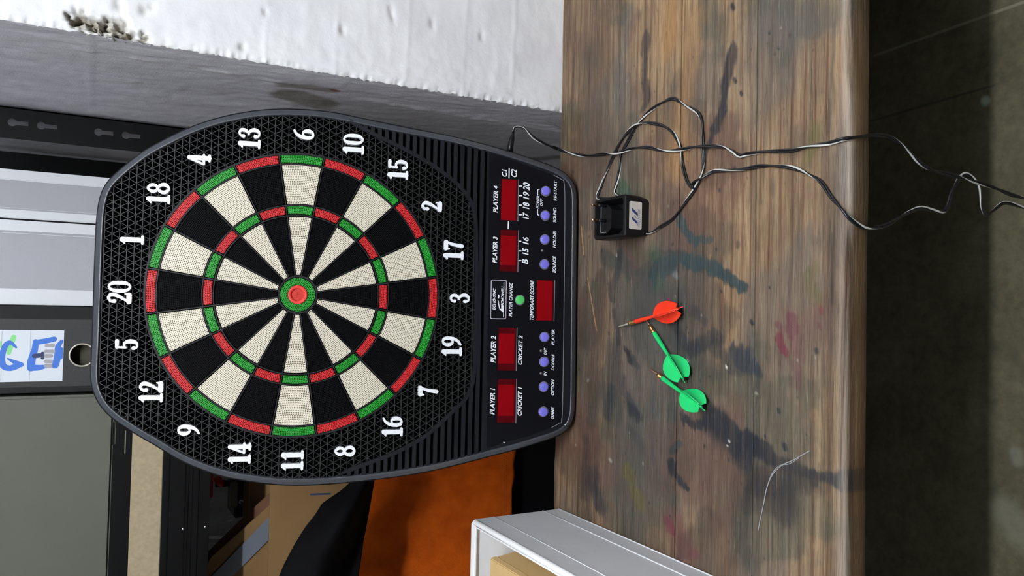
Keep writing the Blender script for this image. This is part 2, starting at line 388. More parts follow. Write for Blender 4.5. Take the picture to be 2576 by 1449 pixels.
def wood_material():
    m, N, L, B = new_mat('old_pine')
    tc = N.new('ShaderNodeTexCoord'); P = tc.outputs['Object']
    # each plank has its own grain: shift by an index taken from the object
    oi = N.new('ShaderNodeObjectInfo'); sh = N.new('ShaderNodeCombineXYZ'); L.new(math_node(N, L, 'MULTIPLY', oi.outputs['Random'], 7.0), sh.inputs[0])
    ad = N.new('ShaderNodeVectorMath'); L.new(P, ad.inputs[0]); L.new(sh.outputs[0], ad.inputs[1]); G = ad.outputs[0]
    fine = noise_node(N, L, map_node(N, L, G, (5, 260, 260)), 1.0, 6, 0.65, 0.3)
    fib = noise_node(N, L, map_node(N, L, G, (26, 1000, 1000)), 1.0, 4, 0.7, 0.2); pore = noise_node(N, L, map_node(N, L, G, (60, 700, 700)), 1.0, 2, 0.5); scr = noise_node(N, L, map_node(N, L, G, (90, 60, 60), rot=(0, 0, 0.5)), 1.0, 6, 0.8)
    mid = noise_node(N, L, map_node(N, L, G, (2.2, 42, 42)), 1.0, 5, 0.6, 1.2)
    big = noise_node(N, L, map_node(N, L, G, (5, 9, 9)), 1.0, 5, 0.65, 0.6)
    wav = N.new('ShaderNodeTexWave'); wav.wave_type = 'BANDS'; wav.bands_direction = 'Y'; wav.inputs['Scale'].default_value = 9; wav.inputs['Distortion'].default_value = 5; wav.inputs['Detail'].default_value = 2; wav.inputs['Detail Scale'].default_value = 0.8
    L.new(map_node(N, L, G, (0.35, 2.4, 1)), wav.inputs[0])
    base = ramp_node(N, L, big.outputs[0], [(0.28, (116, 96, 77)), (0.5, (150, 128, 101)), (0.72, (178, 154, 122))])
    g1 = ramp_node(N, L, mid.outputs[0], [(0.32, (120, 100, 92)), (0.5, (226, 220, 214)), (0.7, (255, 255, 255))])
    c = mix_node(N, L, 0.75, base, g1, 'MULTIPLY')
    g2 = ramp_node(N, L, wav.outputs[0], [(0.0, (176, 128, 96)), (0.16, (236, 224, 212)), (0.5, (255, 255, 255))])
    c = mix_node(N, L, 0.6, c, g2, 'MULTIPLY')
    g3 = ramp_node(N, L, fine.outputs[0], [(0.3, (150, 140, 132)), (0.55, (255, 255, 255))])
    c = mix_node(N, L, 0.6, c, g3, 'MULTIPLY')
        # spilt paint, carried by the mesh and broken up along the grain
    st = N.new('ShaderNodeAttribute'); st.attribute_name = 'stain'
    sa = math_node(N, L, 'MULTIPLY', st.outputs['Alpha'], math_node(N, L, 'SUBTRACT', 1.38, math_node(N, L, 'MULTIPLY', fine.outputs[0], 0.8)), clamp=True)
    c = mix_node(N, L, sa, c, st.outputs['Color'])
    c = mix_node(N, L, 0.75, c, ramp_node(N, L, fib.outputs[0], [(0.30, (118, 108, 100)), (0.52, (240, 238, 236)), (0.60, (255, 255, 255))]), 'MULTIPLY')
    c = mix_node(N, L, mrange(N, L, pore.outputs[0], 0.66, 0.74, 0.0, 0.55), c, lin((52, 42, 36)))
    c = mix_node(N, L, mrange(N, L, fib.outputs[0], 0.62, 0.74, 0.0, 0.35), c, lin((206, 186, 158)))
    c = mix_node(N, L, mrange(N, L, scr.outputs[0], 0.60, 0.75, 0.0, 0.30), c, lin((60, 54, 50)))
    # bare, rubbed wood along the front edge
    sp = N.new('ShaderNodeSeparateXYZ'); L.new(P, sp.inputs[0])
    ew = mrange(N, L, sp.outputs[1], 0.498, 0.512, 1.0, 0.0)
    ez = mrange(N, L, sp.outputs[2], TABZ-0.016, TABZ-0.004, 0.0, 1.0)
    er = mrange(N, L, mid.outputs[0], 0.3, 0.55)
    ef = math_node(N, L, 'MULTIPLY', math_node(N, L, 'MULTIPLY', ew, ez), math_node(N, L, 'MULTIPLY', er, 0.85))
    c = mix_node(N, L, ef, c, lin((200, 186, 172)))
    lo = math_node(N, L, 'MULTIPLY', mrange(N, L, sp.outputs[2], TABZ-0.022, TABZ-0.010, 1.0, 0.0), 0.35)
    c = mix_node(N, L, lo, c, lin((112, 84, 50)))
    L.new(c, B.inputs['Base Color'])
    B.inputs['Specular IOR Level'].default_value = 0.35
    L.new(mrange(N, L, big.outputs[0], 0.3, 0.7, 0.42, 0.62), B.inputs['Roughness'])
    bp = N.new('ShaderNodeBump'); bp.inputs['Strength'].default_value = 0.55; bp.inputs['Distance'].default_value = 0.0012
    hh = math_node(N, L, 'ADD', math_node(N, L, 'MULTIPLY', fib.outputs[0], 0.7), math_node(N, L, 'ADD', fine.outputs[0], math_node(N, L, 'MULTIPLY', mid.outputs[0], 0.8))); L.new(hh, bp.inputs['Height']); L.new(bp.outputs[0], B.inputs['Normal'])
    return m
M_WOOD = wood_material()

def plaster_material():
    m, N, L, B = new_mat('white_plaster')
    P = N.new('ShaderNodeTexCoord').outputs['Object']
    n1 = noise_node(N, L, P, 60, 6, 0.6); n2 = noise_node(N, L, P, 9, 3, 0.5); n3 = noise_node(N, L, P, 320, 3, 0.6)
    c = ramp_node(N, L, n2.outputs[0], [(0.3, (226, 226, 230)), (0.7, (240, 240, 242))])
    at = N.new('ShaderNodeAttribute'); at.attribute_name = 'raw'
    raw = ramp_node(N, L, n1.outputs[0], [(0.3, (96, 88, 76)), (0.55, (170, 164, 150)), (0.75, (215, 212, 204))])
    c = mix_node(N, L, at.outputs['Fac'], c, raw)
    L.new(c, B.inputs['Base Color']); B.inputs['Roughness'].default_value = 0.8; B.inputs['Specular IOR Level'].default_value = 0.2
    bp = N.new('ShaderNodeBump'); bp.inputs['Strength'].default_value = 0.28; bp.inputs['Distance'].default_value = 0.002
    L.new(math_node(N, L, 'ADD', n1.outputs[0], math_node(N, L, 'MULTIPLY', n3.outputs[0], 0.35)), bp.inputs['Height']); L.new(bp.outputs[0], B.inputs['Normal'])
    return m
def concrete_material(name, lo, hi, blots=()):
    m, N, L, B = new_mat(name)
    P = N.new('ShaderNodeTexCoord').outputs['Object']
    n1 = noise_node(N, L, map_node(N, L, P, (1, 1, 0.25)), 26, 6, 0.65); n2 = noise_node(N, L, map_node(N, L, P, (1, 1, 0.12)), 120, 5, 0.7); n3 = noise_node(N, L, P, 380, 3, 0.6)
    c = ramp_node(N, L, n1.outputs[0], [(0.3, lo), (0.7, hi)])
    fl = ramp_node(N, L, n2.outputs[0], [(0.57, (0, 0, 0)), (0.72, (255, 255, 255))])
    c = mix_node(N, L, math_node(N, L, 'MULTIPLY', fl, 0.5), c, lin((226, 225, 228)))
    for a, b, r, soft, k, col in blots: c = mix_node(N, L, blot(N, L, P, a, b, r, soft, k), c, lin(col))
    at = N.new('ShaderNodeAttribute'); at.attribute_name = 'raw'
    c = mix_node(N, L, math_node(N, L, 'MULTIPLY', at.outputs['Fac'], 0.8), c, lin((214, 210, 206)))
    L.new(c, B.inputs['Base Color']); B.inputs['Roughness'].default_value = 0.7; B.inputs['Specular IOR Level'].default_value = 0.25
    bp = N.new('ShaderNodeBump'); bp.inputs['Strength'].default_value = 0.5; bp.inputs['Distance'].default_value = 0.002
    L.new(math_node(N, L, 'ADD', n2.outputs[0], math_node(N, L, 'MULTIPLY', n3.outputs[0], 0.4)), bp.inputs['Height']); L.new(bp.outputs[0], B.inputs['Normal'])
    return m

# ================================================================= THE SETTING
def set_attr(o, vals):
    a = o.data.attributes.new('raw', 'FLOAT', 'POINT'); a.data.foreach_set('value', np.array(vals, np.float32))
WX, WY = 0.3157, 1.027                          # the corner where white front meets grey return
# white plastered front, rough, with broken bits at the corner
forms = [on_y(x, 100, WY).z for x in (668, 845, 1025, 1168, 1290)]
chip = [(on_y(205, 52, WY), 0.016), (on_y(240, 62, WY), 0.013), (on_y(272, 66, WY), 0.014), (on_y(300, 76, WY), 0.017), (on_y(322, 88, WY), 0.012), (on_y(360, 96, WY), 0.009), (on_y(188, 50, WY), 0.010)]
dents = [(on_y(983, 25, WY), 0.0035), (on_y(988, 45, WY), 0.003), (on_y(362, 25, WY), 0.005), (on_y(380, 18, WY), 0.003), (on_y(1088, 60, WY), 0.004), (on_y(1212, 92, WY), 0.004), (on_y(862, 76, WY), 0.004), (on_y(610, 118, WY), 0.004), (on_y(668, 31, WY), 0.003), (on_y(300, 12, WY), 0.005)]
raw = []
def front_pt(u, v):
    if u == 0:
        raw.append(0.0); return (WX+0.0012, WY+0.016, 2.55*v)      # folds back behind the grey return
    x = WX + 1.95 * (u ** 2.7); z = 2.55 * v
    y = WY + 0.0012 * fbm(x*18, 0, z*18) + 0.0005 * fbm(x*70, 3, z*70)
    for f in forms: y -= 0.0009 * math.exp(-((z - f - 0.004*math.sin(x*9)) / 0.0030) ** 2) * (0.6 + 0.6*fbm(x*30, 5, f*9))
    r = 0.0
    for c, rad in chip:
        d = math.hypot(x - c.x, z - c.z) + 0.006*fbm(x*120, 9, z*120)
        k = max(0.0, 1 - d / rad)
        if k > 0: y += 0.020*k*(0.55 + 0.9*fbm(x*150, 7, z*150)); r = max(r, min(1, 1.5*k))
    for c, rad in dents:
        d = math.hypot((x - c.x)*0.8, z - c.z); k = math.exp(-(d/rad)**2); y += 0.004*k; r = max(r, 0.45*k)
    e = math.exp(-((x - WX) / 0.006) ** 2)        # ragged arris
    x += e * (0.0022*fbm(0, 2, z*90) + 0.0016*fbm(0, 4, z*260)); y += e*(0.0035 + 0.003*fbm(1, 2, z*160))
    r = max(r, 0.55*math.exp(-((x - WX)/0.0022)**2) * max(0, fbm(2, 8, z*60)+0.4))
    raw.append(r); return (x, y, z)
bm = bmesh.new(); grid(bm, 130, 900, front_pt)
M_PLASTER = plaster_material()
wf = struct(fin('wall_right', bm, M_PLASTER, recalc=False)); set_attr(wf, raw)
# grey concrete return running back beside the shelving
raw2 = []
ridges = [((228, 128), (700, 205), 0.004), ((700, 215), (1400, 330), 0.0035), ((330, 205), (760, 262), 0.003), ((760, 262), (1260, 345), 0.0028)]
rid = [(on_x(*a, WX), on_x(*b, WX), h) for a, b, h in ridges]
vline = [on_x(228, 200, WX).z, on_x(232, 230, WX).z - 0.31]
def side_pt(u, v):
    y = WY + 0.0035 + 1.26 * (u ** 1.5); z = 2.55 * v
    x = WX + 0.0012*fbm(2, y*16, z*6) + 0.0008*fbm(4, y*90, z*25) + 0.0005*fbm(6, y*300, z*70)
    r = 0.0
    for a, b, h in rid:
        lo, hi = min(a.z, b.z), max(a.z, b.z)
        if lo - 0.02 < z < hi + 0.02:
            t = (z - a.z)/(b.z - a.z); yc = a.y + (b.y - a.y)*t + 0.004*fbm(1, 6, z*25)
            d = y - yc; k = math.exp(-(d/h)**2) * max(0.0, min(1, 0.55 + 1.3*fbm(3, 1, z*30)))
            x -= 0.0022*k; r = max(r, 0.75*k)
    for f in vline: x -= 0.0004*math.exp(-((z-f)/0.003)**2)
    e = math.exp(-((y - WY)/0.008)**2); x -= 0.001*e*fbm(5, 5, z*120)
    raw2.append(r); return (x, y, z)
bm = bmesh.new(); grid(bm, 150, 640, side_pt)
pt = lambda x, y: tuple(on_x(x, y, WX))
M_CONC = concrete_material('grey_concrete', (212, 211, 220), (230, 229, 238), [
    (pt(735, 240), pt(800, 258), 0.034, .3, .75, (126, 118, 100)), (pt(715, 212), pt(830, 226), 0.014, .5, .7, (132, 124, 106)), (pt(840, 226), pt(848, 228), 0.006, .5, .8, (140, 76, 58)),
    (pt(1350, 400), pt(1400, 395), 0.02, .6, .6, (70, 62, 56))])  # dark patch: shade in the corner beside the board, put into the colour
ws = struct(fin('wall_return', bm, M_CONC, recalc=False)); set_attr(ws, raw2)
M_CONC2 = concrete_material('dark_concrete', (96, 96, 96), (120, 120, 120))
bm = bmesh.new(); grid(bm, 30, 30, lambda u, v: (-2.2 + 2.55*u, 2.28 + 0.002*fbm(u*20, 0, v*20), 0.0 + 2.55*v))
struct(fin('wall_back', bm, M_CONC2, recalc=False))
def floor_material():
    m, N, L, B = new_mat('floor_concrete'); P = N.new('ShaderNodeTexCoord').outputs['Object']
    n1 = noise_node(N, L, P, 7, 6, 0.65); n2 = noise_node(N, L, P, 60, 5, 0.65)
    c = ramp_node(N, L, n1.outputs[0], [(0.3, (72, 68, 48)), (0.5, (92, 88, 65)), (0.72, (110, 106, 83))])
    c = mix_node(N, L, 0.5, c, ramp_node(N, L, n2.outputs[0], [(0.3, (130, 130, 130)), (0.65, (255, 255, 255))]), 'MULTIPLY')
    a, b = on_z(2200, 140, 0), on_z(2576, 5, 0)
    c = mix_node(N, L, blot(N, L, P, tuple(a), tuple(b), 0.003, .6, .5), c, lin((150, 146, 126)))
    for (p, q, r, col, k) in (((2478, 252), (2480, 256), .008, (150, 160, 150), .8), ((2530, 1290), (2560, 1330), .03, (140, 142, 124), .4), ((2556, 1140), (2560, 1160), .012, (140, 140, 126), .4), ((2190, 305), (2500, 215), .0025, (40, 38, 32), .7)):
        a, b = on_z(*p, 0), on_z(*q, 0); c = mix_node(N, L, blot(N, L, P, tuple(a), tuple(b), r, .7, k), c, lin(col))
    L.new(c, B.inputs['Base Color']); B.inputs['Roughness'].default_value = 0.75
    bp = N.new('ShaderNodeBump'); bp.inputs['Strength'].default_value = 0.4; bp.inputs['Distance'].default_value = 0.004; L.new(n2.outputs[0], bp.inputs['Height']); L.new(bp.outputs[0], B.inputs['Normal'])
    return m
bm = bmesh.new(); grid(bm, 30, 30, lambda u, v: (-2.6 + 5.2*u, -2.2 + 4.6*v, 0.0))
struct(fin('floor', bm, floor_material(), recalc=False))

# rest of the room: plain painted walls and ceiling, lit by one fluorescent tube
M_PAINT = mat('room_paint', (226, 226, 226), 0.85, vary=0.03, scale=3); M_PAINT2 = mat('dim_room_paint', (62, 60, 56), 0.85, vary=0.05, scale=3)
bm = bmesh.new(); grid(bm, 4, 4, lambda u, v: (-2.0, -2.2+4.6*u, 2.55*v)); struct(fin('wall_left', bm, M_PAINT, recalc=False))
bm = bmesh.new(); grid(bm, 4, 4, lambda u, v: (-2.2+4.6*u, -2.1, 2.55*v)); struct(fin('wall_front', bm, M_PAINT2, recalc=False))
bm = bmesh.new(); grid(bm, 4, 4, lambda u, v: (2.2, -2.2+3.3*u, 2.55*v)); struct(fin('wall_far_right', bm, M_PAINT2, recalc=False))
bm = bmesh.new(); grid(bm, 4, 4, lambda u, v: (-2.2+4.6*u, -2.2+4.7*v, 2.55)); struct(fin('ceiling', bm, M_PAINT, recalc=False))
def tube_lamp(c, axis, ll, le, label):
    root = empty('ceiling_lamp', (c[0], c[1], 2.55), label, 'lamp')
    def bx_(a0, a1, w, z0, z1, name, m):
        bm = bmesh.new()
        if axis == 'x': box(bm, c[0]+a0, c[0]+a1, c[1]-w, c[1]+w, z0, z1)
        else: box(bm, c[0]-w, c[0]+w, c[1]+a0, c[1]+a1, z0, z1)
        wpart(name, bm, m, root)
    bx_(-ll/2-0.04, ll/2+0.04, 0.03, c[2]+0.045, 2.549, 'batten', M_PAINT)
    for e in (-1, 1): bx_(e*(ll/2+0.015)-0.014, e*(ll/2+0.015)+0.014, 0.02, c[2]-0.022, c[2]+0.046, 'lamp_holder', M_PAINT)
    m_, N_, L_, B_s = new_mat('lit_tube'); B_s.inputs['Emission Color'].default_value = (0.92, 0.96, 1.0, 1); B_s.inputs['Emission Strength'].default_value = le; B_s.inputs['Base Color'].default_value = (1, 1, 1, 1)
    d = Vector((ll/2, 0, 0)) if axis == 'x' else Vector((0, ll/2, 0))
    bm = bmesh.new(); tube(bm, [Vector(c)-d, Vector(c)+d], 0.019, 10); wpart('tube', bm, m_, root)
for la in LAMPS: tube_lamp(*la)

# ================================================================= THE WORKBENCH
YF, YB = 0.5026, 1.0245; THK = 0.037; BX0, BX1 = -0.98, 1.02
bench = empty('workbench', ((BX0+BX1)/2, 0.76, 0), 'old paint-stained pine workbench with four long planks', 'workbench')
seams = [YF, 0.6175, 0.7432, 0.8714, YB]
for i in range(4):
    y0, y1 = seams[i], seams[i+1]; g = 0.0007
    bm = bmesh.new()
    # cross-section: worn, rounded front nose on the first plank, small arrises elsewhere
    if i == 0:
        sec = [(y1-g, TABZ-THK), (y0+0.003, TABZ-THK), (y0, TABZ-THK+0.004)] + [(y0+0.011*(1-math.cos(t)), TABZ-0.011+0.011*math.sin(t)) for t in np.linspace(0, math.pi/2, 7)] + [(y1-g-0.0004, TABZ), (y1-g, TABZ-0.0004)]
    else:
        dz = (0, -0.0004, 0.0003, -0.0002)[i]
        sec = [(y1-g, TABZ-THK), (y0+g, TABZ-THK), (y0+g, TABZ-0.0004+dz), (y0+g+0.0004, TABZ+dz), (y1-g-0.0004, TABZ+dz), (y1-g, TABZ-0.0004+dz)]
    top0 = max(range(len(sec)-1), key=lambda j: sec[j+1][0]-sec[j][0])
    ta, tb = sec[top0], sec[top0+1]; nt = int((tb[0]-ta[0])/0.0017)
    sec = sec[:top0+1] + [(ta[0]+(tb[0]-ta[0])*q/nt, ta[1]) for q in range(1, nt)] + sec[top0+1:]
    xs = np.r_[np.linspace(BX0, -0.36, 12)[:-1], np.arange(-0.36, 0.56, 0.0017), np.linspace(0.56, BX1, 10)]; nx = len(xs)-1; rows = []
    for k in range(nx+1):
        x = float(xs[k])
        rows.append([bm.verts.new((x, y + (0.0012*fbm(x*6, y*3, 2) if i == 0 and y < y0+0.02 else 0) + (0.0025*fbm(x*9, 4, 4) if i == 3 and y > y1-0.01 else 0), z)) for y, z in sec])
    for k in range(nx):
        for j in range(len(sec)):
            f = bm.faces.new([rows[k][j], rows[k][(j+1) % len(sec)], rows[k+1][(j+1) % len(sec)], rows[k+1][j]]); f.smooth = (i == 0 and 2 <= j <= 8)
    bm.faces.new(rows[0]); bm.faces.new(list(reversed(rows[-1])))
    pl = wpart('plank', bm, M_WOOD, bench)
    co = np.zeros(len(pl.data.vertices)*3); pl.data.vertices.foreach_get('co', co); co = co.reshape(-1, 3)
    at = pl.data.color_attributes.new('stain', 'FLOAT_COLOR', 'POINT'); at.data.foreach_set('color', stain_colours(co[:, 0], co[:, 1]).astype(np.float32).ravel())
M_LEG = mat('bench_timber', (96, 78, 58), 0.7, vary=0.3, scale=20, stretch=(1, 1, 0.1))
for x in (BX0+0.06, BX1-0.13):
    for y in (YF+0.05, YB-0.12):
        wpart('leg', bbox(x, x+0.07, y, y+0.07, 0.0, TABZ-THK, 0.003), M_LEG, bench)
for y in (YB-0.11,):
    wpart('stretcher', bbox(BX0+0.13, BX1-0.13, y, y+0.03, TABZ-THK-0.09, TABZ-THK, 0.002), M_LEG, bench)

# ================================================================= THE DARTBOARD
M_HOUS = mat('black_housing', (15, 17, 22), 0.5, spec=0.22, bump=0.05, bscale=900)
M_RIM = mat('dark_grey_rim', (62, 65, 72), 0.36, spec=0.9, bump=0.06, bscale=700)
M_GRILL = mat('dark_grille', (31, 32, 32), 0.55, spec=0.25)
M_PIT = mat('black_recess', (5, 5, 6), 0.8, spec=0.1)
M_CREAM = mat('cream_plastic', (222, 214, 194), 0.5); M_BLK = mat('black_segment', (5, 5, 7), 0.65, spec=0.06)
M_RED = mat('red_plastic', (192, 34, 38), 0.5, spec=0.3); M_GRN = mat('green_plastic', (26, 136, 38), 0.5, spec=0.3); M_BULL = mat('bull_red', (214, 64, 56), 0.5, spec=0.3)
M_SPID = mat('spider_plastic', (23, 23, 26), 0.5, spec=0.22); M_WHITE = mat('white_print', (238, 240, 246), 0.5)
M_PANEL = mat('panel_black', (11, 11, 16), 0.4, spec=0.15); M_BLUE = mat('blue_button', (118, 112, 214), 0.4); M_GBTN = mat('green_button', (78, 192, 96), 0.4)
M_WINDOW = mat('dark_red_window', (70, 3, 8), 0.3, spec=0.2); M_LED = mat('red_filter', (122, 2, 10), 0.3, spec=0.2)
M_TRIM = mat('grey_bezel', (128, 128, 134), 0.35); M_LAMP = mat('clear_led', (104, 96, 92), 0.2)

board = empty('dartboard', (0, 0, 0), 'black electronic dartboard with red, green and cream segments leaning on the bench', 'dartboard')
board.matrix_world = BM
def bpart(name, bm, m, parent=None, smooth=False, mats=None):
    return fin(name, bm, m, parent or board, smooth, mats)
OUT = [(238,640),(240,590),(243,540),(251,494),(268,458),(312,417),(365,377),(413,351),(461,327),(498,312),(534,300),(582,288),(640,278),(700,273.5),(770,275),(825,280),(874,289),(944,304),(1049,325),(1154,346),(1259,374),(1329,396),(1392,419),(1423,436),(1441,455),(1450,482),(1451,546),(1450,656),(1449,780),(1448,900),(1446.5,1020),(1441,1059),(1426,1083),(1400,1099),(1358,1113),(1297,1132),(1223,1151),(1140,1173),(1057,1191),(953,1206.5),(850,1217),(760,1222),(690,1220),(640,1214),(590,1206),(540,1194),(470,1167),(428,1145),(396,1124),(350,1098),(312,1074),(279,1051),(250,1020),(233,985),(227,958),(228,915),(231,850),(234,760),(236,690)]
OL = resample(cr([on_b(x, y, -0.012) for x, y in OUT], 6, True), 240)
for _ in range(2): OL = 0.25*np.roll(OL, 1, 0) + 0.5*OL + 0.25*np.roll(OL, -1, 0)
if 0.5*np.sum(OL[:, 0]*np.roll(OL[:, 1], -1) - np.roll(OL[:, 0], -1)*OL[:, 1]) < 0: OL = OL[::-1]
R1, R2, R3, R4 = inset(OL, 0.0035), inset(OL, 0.0075), inset(OL, 0.0115), inset(OL, 0.0125)
def loft(bm, loops, smooth=True):
    rings = [[bm.verts.new((p[0], p[1], z)) for p in P] for P, z in loops]
    for a, b in zip(rings, rings[1:]):
        n = len(a)
        for i in range(n):
            f = bm.faces.new([a[i], a[(i+1) % n], b[(i+1) % n], b[i]]); f.smooth = smooth
    return rings
bm = bmesh.new()
rg = loft(bm, [(inset(OL, 0.013), -0.034), (inset(OL, 0.0085), -0.031), (OL, -0.012), (inset(OL, 0.0008), -0.0075), (inset(OL, 0.0030), -0.0045)])
bm.faces.new(list(reversed(rg[0])))
bpart('housing', bm, M_HOUS)
bm = bmesh.new(); loft(bm, [(inset(OL, 0.0030), -0.0045), (inset(OL, 0.0050), -0.0028), (R2, -0.0006), (inset(OL, 0.0100), 0.0012), (inset(OL, 0.0110), 0.0014), (R3, 0.0008), (R4, -0.003), (R4, -0.013)])
bpart('rim', bm, M_RIM)
bm = bmesh.new(); prism(bm, [tuple(p) for p in inset(OL, 0.006)], -0.014, -0.0125); bpart('back_plate', bm, M_PIT)
# lower edge of the grille (right to left through the bottom)
LOW = [(880,303),(896,314),(957,346),(1017,375),(1077,409),(1126,443),(1162,475),(1186,511),(1196,552),(1198,640),(1198,760),(1195,880),(1191,952),(1173,1000),(1140,1034),(1078,1091),(1016,1128),(974,1147),(912,1170),(860,1190)]
LOWb = [np.array(p) for p in cr([on_b(x, y, 0.0) for x, y in LOW], 6)]
# grille region: rim above, LOW below
def nearest(P, q): return int(np.argmin(np.hypot(P[:, 0]-q[0], P[:, 1]-q[1])))
i0, i1 = nearest(R3, LOWb[0]), nearest(R3, LOWb[-1])      # OL runs anticlockwise: right side -> top -> left side
up = [R3[(i0+k) % 240] for k in range((i1-i0) % 240 + 1)]
REG = np.array(up + list(reversed(LOWb)))
def cut(p, d, L0, L1, step=0.0006):
    s = np.arange(L0, L1, step); q = p[None] + d[None]*s[:, None]
    ok = inside(REG, q) & (np.hypot(q[:, 0], q[:, 1]) > 0.1925); out = []; st = None
    for k, v in enumerate(ok):
        if v and st is None: st = s[k]
        if (not v or k == len(ok)-1) and st is not None:
            if s[k]-st > 0.0015: out.append((st, s[k]))
            st = None
    return out
bm = bmesh.new(); ROW = 0.00895
for ang, wdt in ((0, 0.0011), (60, 0.0009), (120, 0.0009)):
    d = np.array([math.cos(math.radians(ang)), math.sin(math.radians(ang))]); nn = np.array([-d[1], d[0]])
    for k in range(-42, 43):
        p = nn*(k*ROW + (0 if ang else 0.0))
        for a, b in cut(p, d, -0.36, 0.36):
            q = [p+d*a+nn*wdt/2, p+d*b+nn*wdt/2, p+d*b-nn*wdt/2, p+d*a-nn*wdt/2]
            z1 = -0.0012 if ang == 0 else -0.0018
            prism(bm, [tuple(v) for v in reversed(q)], -0.0095, z1, bottom=False)
bpart('grille', bm, M_GRILL)
# smooth band that frames the grille below
bm = bmesh.new(); ribbon(bm, [tuple(p) for p in LOWb[::2]], [0.003]+[0.0055]*(len(LOWb[::2])-2)+[0.003], -0.012, 0.0012, n=3); bpart('grille_border', bm, M_HOUS)
# horizontal slats between border and outline
def xlim(P, y, side):
    xs = []
    n = len(P)
    for i in range(n):
        a, b = P[i], P[(i+1) % n]
        if (a[1]-y)*(b[1]-y) < 0: xs.append(a[0]+(b[0]-a[0])*(y-a[1])/(b[1]-a[1]))
    return (max(xs) if side > 0 else min(xs)) if xs else None
LOWp = np.array(list(LOWb)); ylow = LOWp[:, 1].min(); PANTOP = on_b(1229, 740, 0)[1]; YS0 = on_b(895, 740, 0)[1]
per = 0.0098; k = 0; y = PANTOP
LOWc = np.vstack([LOWp, LOWp[::-1]])
def lowx(y, side):
    pts = [(a[0]+(b[0]-a[0])*(y-a[1])/(b[1]-a[1])) for a, b in zip(LOWp, LOWp[1:]) if (a[1]-y)*(b[1]-y) < 0]
    pts = [v for v in pts if v*side > 0]
    return pts[0] if pts else None
while y < YS0:
    ya, yb = y+0.0002, y+0.0057
    for side in (1, -1):
        o = [xlim(R3, v, side) for v in (ya, yb)]
        l = [lowx(v, side) for v in (ya, yb)]
        if None in o: continue
        if None in l:
            if yb > ylow-0.004: l = [0, 0] if False else l
            if side == 1 and yb < ylow - 0.002:
                q = [(xlim(R3, ya, -1), ya), (o[0], ya), (o[1], yb), (xlim(R3, yb, -1), yb)]
            else: continue
        else:
            if abs(o[0]-l[0]) < 0.004: continue
            q = [(l[0], ya), (o[0], ya), (o[1], yb), (l[1], yb)]
        if side == -1: q = q[::-1]
        bm = bmesh.new(); prism(bm, q, -0.013, 0.0004); bpart('slat', bm, M_HOUS)
    y += per
# ---------------------------------------------------------------- scoring field
bm = bmesh.new(); disc(bm, 0, 0, 0.1932, -0.013, -0.0045, n=96); bpart('field_base', bm, M_PIT)
def cells(bm, r0, r1, ang, pitch, hole, ztop=0.0, zbot=-0.0042):
    """perforated ring sector; ang(r) = half angle (None: whole ring)"""
    nr = max(1, round((r1-r0)/pitch)); rr = np.linspace(r0, r1, nr+1)
    def P(r, a): return (r*math.sin(a), r*math.cos(a))
    for i in range(nr):
        ra, rb = rr[i], rr[i+1]; rm = (ra+rb)/2
        ha = math.pi if ang is None else ang(rm)
        if ha <= 0: continue
        n = max(1, round(2*ha*rm/pitch))
        for j in range(n):
            def A(r, t):
                h = math.pi if ang is None else max(ang(r), 0.0)
                return -h + 2*h*t
            t0, t1 = j/n, (j+1)/n; e = (1-hole)/2
            o = [P(ra, A(ra, t0)), P(ra, A(ra, t1)), P(rb, A(rb, t1)), P(rb, A(rb, t0))]
            def B(u, v): r = ra+(rb-ra)*v; return P(r, A(r, t0+(t1-t0)*u))
            q = [B(e, e), B(1-e, e), B(1-e, 1-e), B(e, 1-e)]
            vo = [bm.verts.new((*p, ztop)) for p in o]; vi = [bm.verts.new((*p, ztop)) for p in q]; vb = [bm.verts.new((*p, zbot)) for p in q]
            for m_ in range(4):
                w = (m_+1) % 4
                bm.faces.new([vo[w], vo[m_], vi[m_], vi[w]]); bm.faces.new([vi[w], vi[m_], vb[m_], vb[w]])
        # side skirts
    if ang is not None:
        pts = [P(r, ang(r)) for r in rr] + [P(r1, ang(r1)*(1-2*k_/6)) for k_ in range(1, 7)] + [P(r, -ang(r)) for r in rr[::-1][1:]]
    else:
        pts = [P(r1, 2*math.pi*k_/64) for k_ in range(64)]
    n = len(pts); vt = [bm.verts.new((*p, ztop)) for p in pts]; vb = [bm.verts.new((*p, zbot)) for p in pts]
    for i in range(n): bm.faces.new([vt[i], vt[(i+1) % n], vb[(i+1) % n], vb[i]])
W9 = math.radians(9); PIT = 0.00228
def half(marg): return lambda r: W9 - marg/r
seg_defs = [('double', 0.1790, 0.1896, 0.0021), ('outer', 0.1234, 0.1758, 0.0021), ('triple', 0.1097, 0.1200, 0.0021), ('inner', 0.0272, 0.1054, 0.0017)]
seg_me = {}
for nm, r0, r1, mg in seg_defs:
    bm = bmesh.new(); cells(bm, r0, r1, half(mg), PIT, 0.46 if nm in ('outer', 'inner') else 0.5)
    me = bpy.data.meshes.new('segment'); bm.to_mesh(me); bm.free(); me.materials.append(M_CREAM); seg_me[nm] = me
names = {'double': 'double_segment', 'outer': 'outer_segment', 'triple': 'triple_segment', 'inner': 'inner_segment'}
for k in range(20):
    even = (k % 2 == 0)               # 20 is black with red rings
    for nm, *_ in seg_defs:
        o = bpy.data.objects.new(names[nm], seg_me[nm]); COL.objects.link(o); o.parent = board
        o.rotation_euler = (0, 0, -k*2*W9); sl = o.material_slots[0]; sl.link = 'OBJECT'
        sl.material = (M_RED if even else M_GRN) if nm in ('double', 'triple') else (M_BLK if even else M_CREAM)
        if nm in ('outer', 'inner') and even: o.location.z = -0.0008
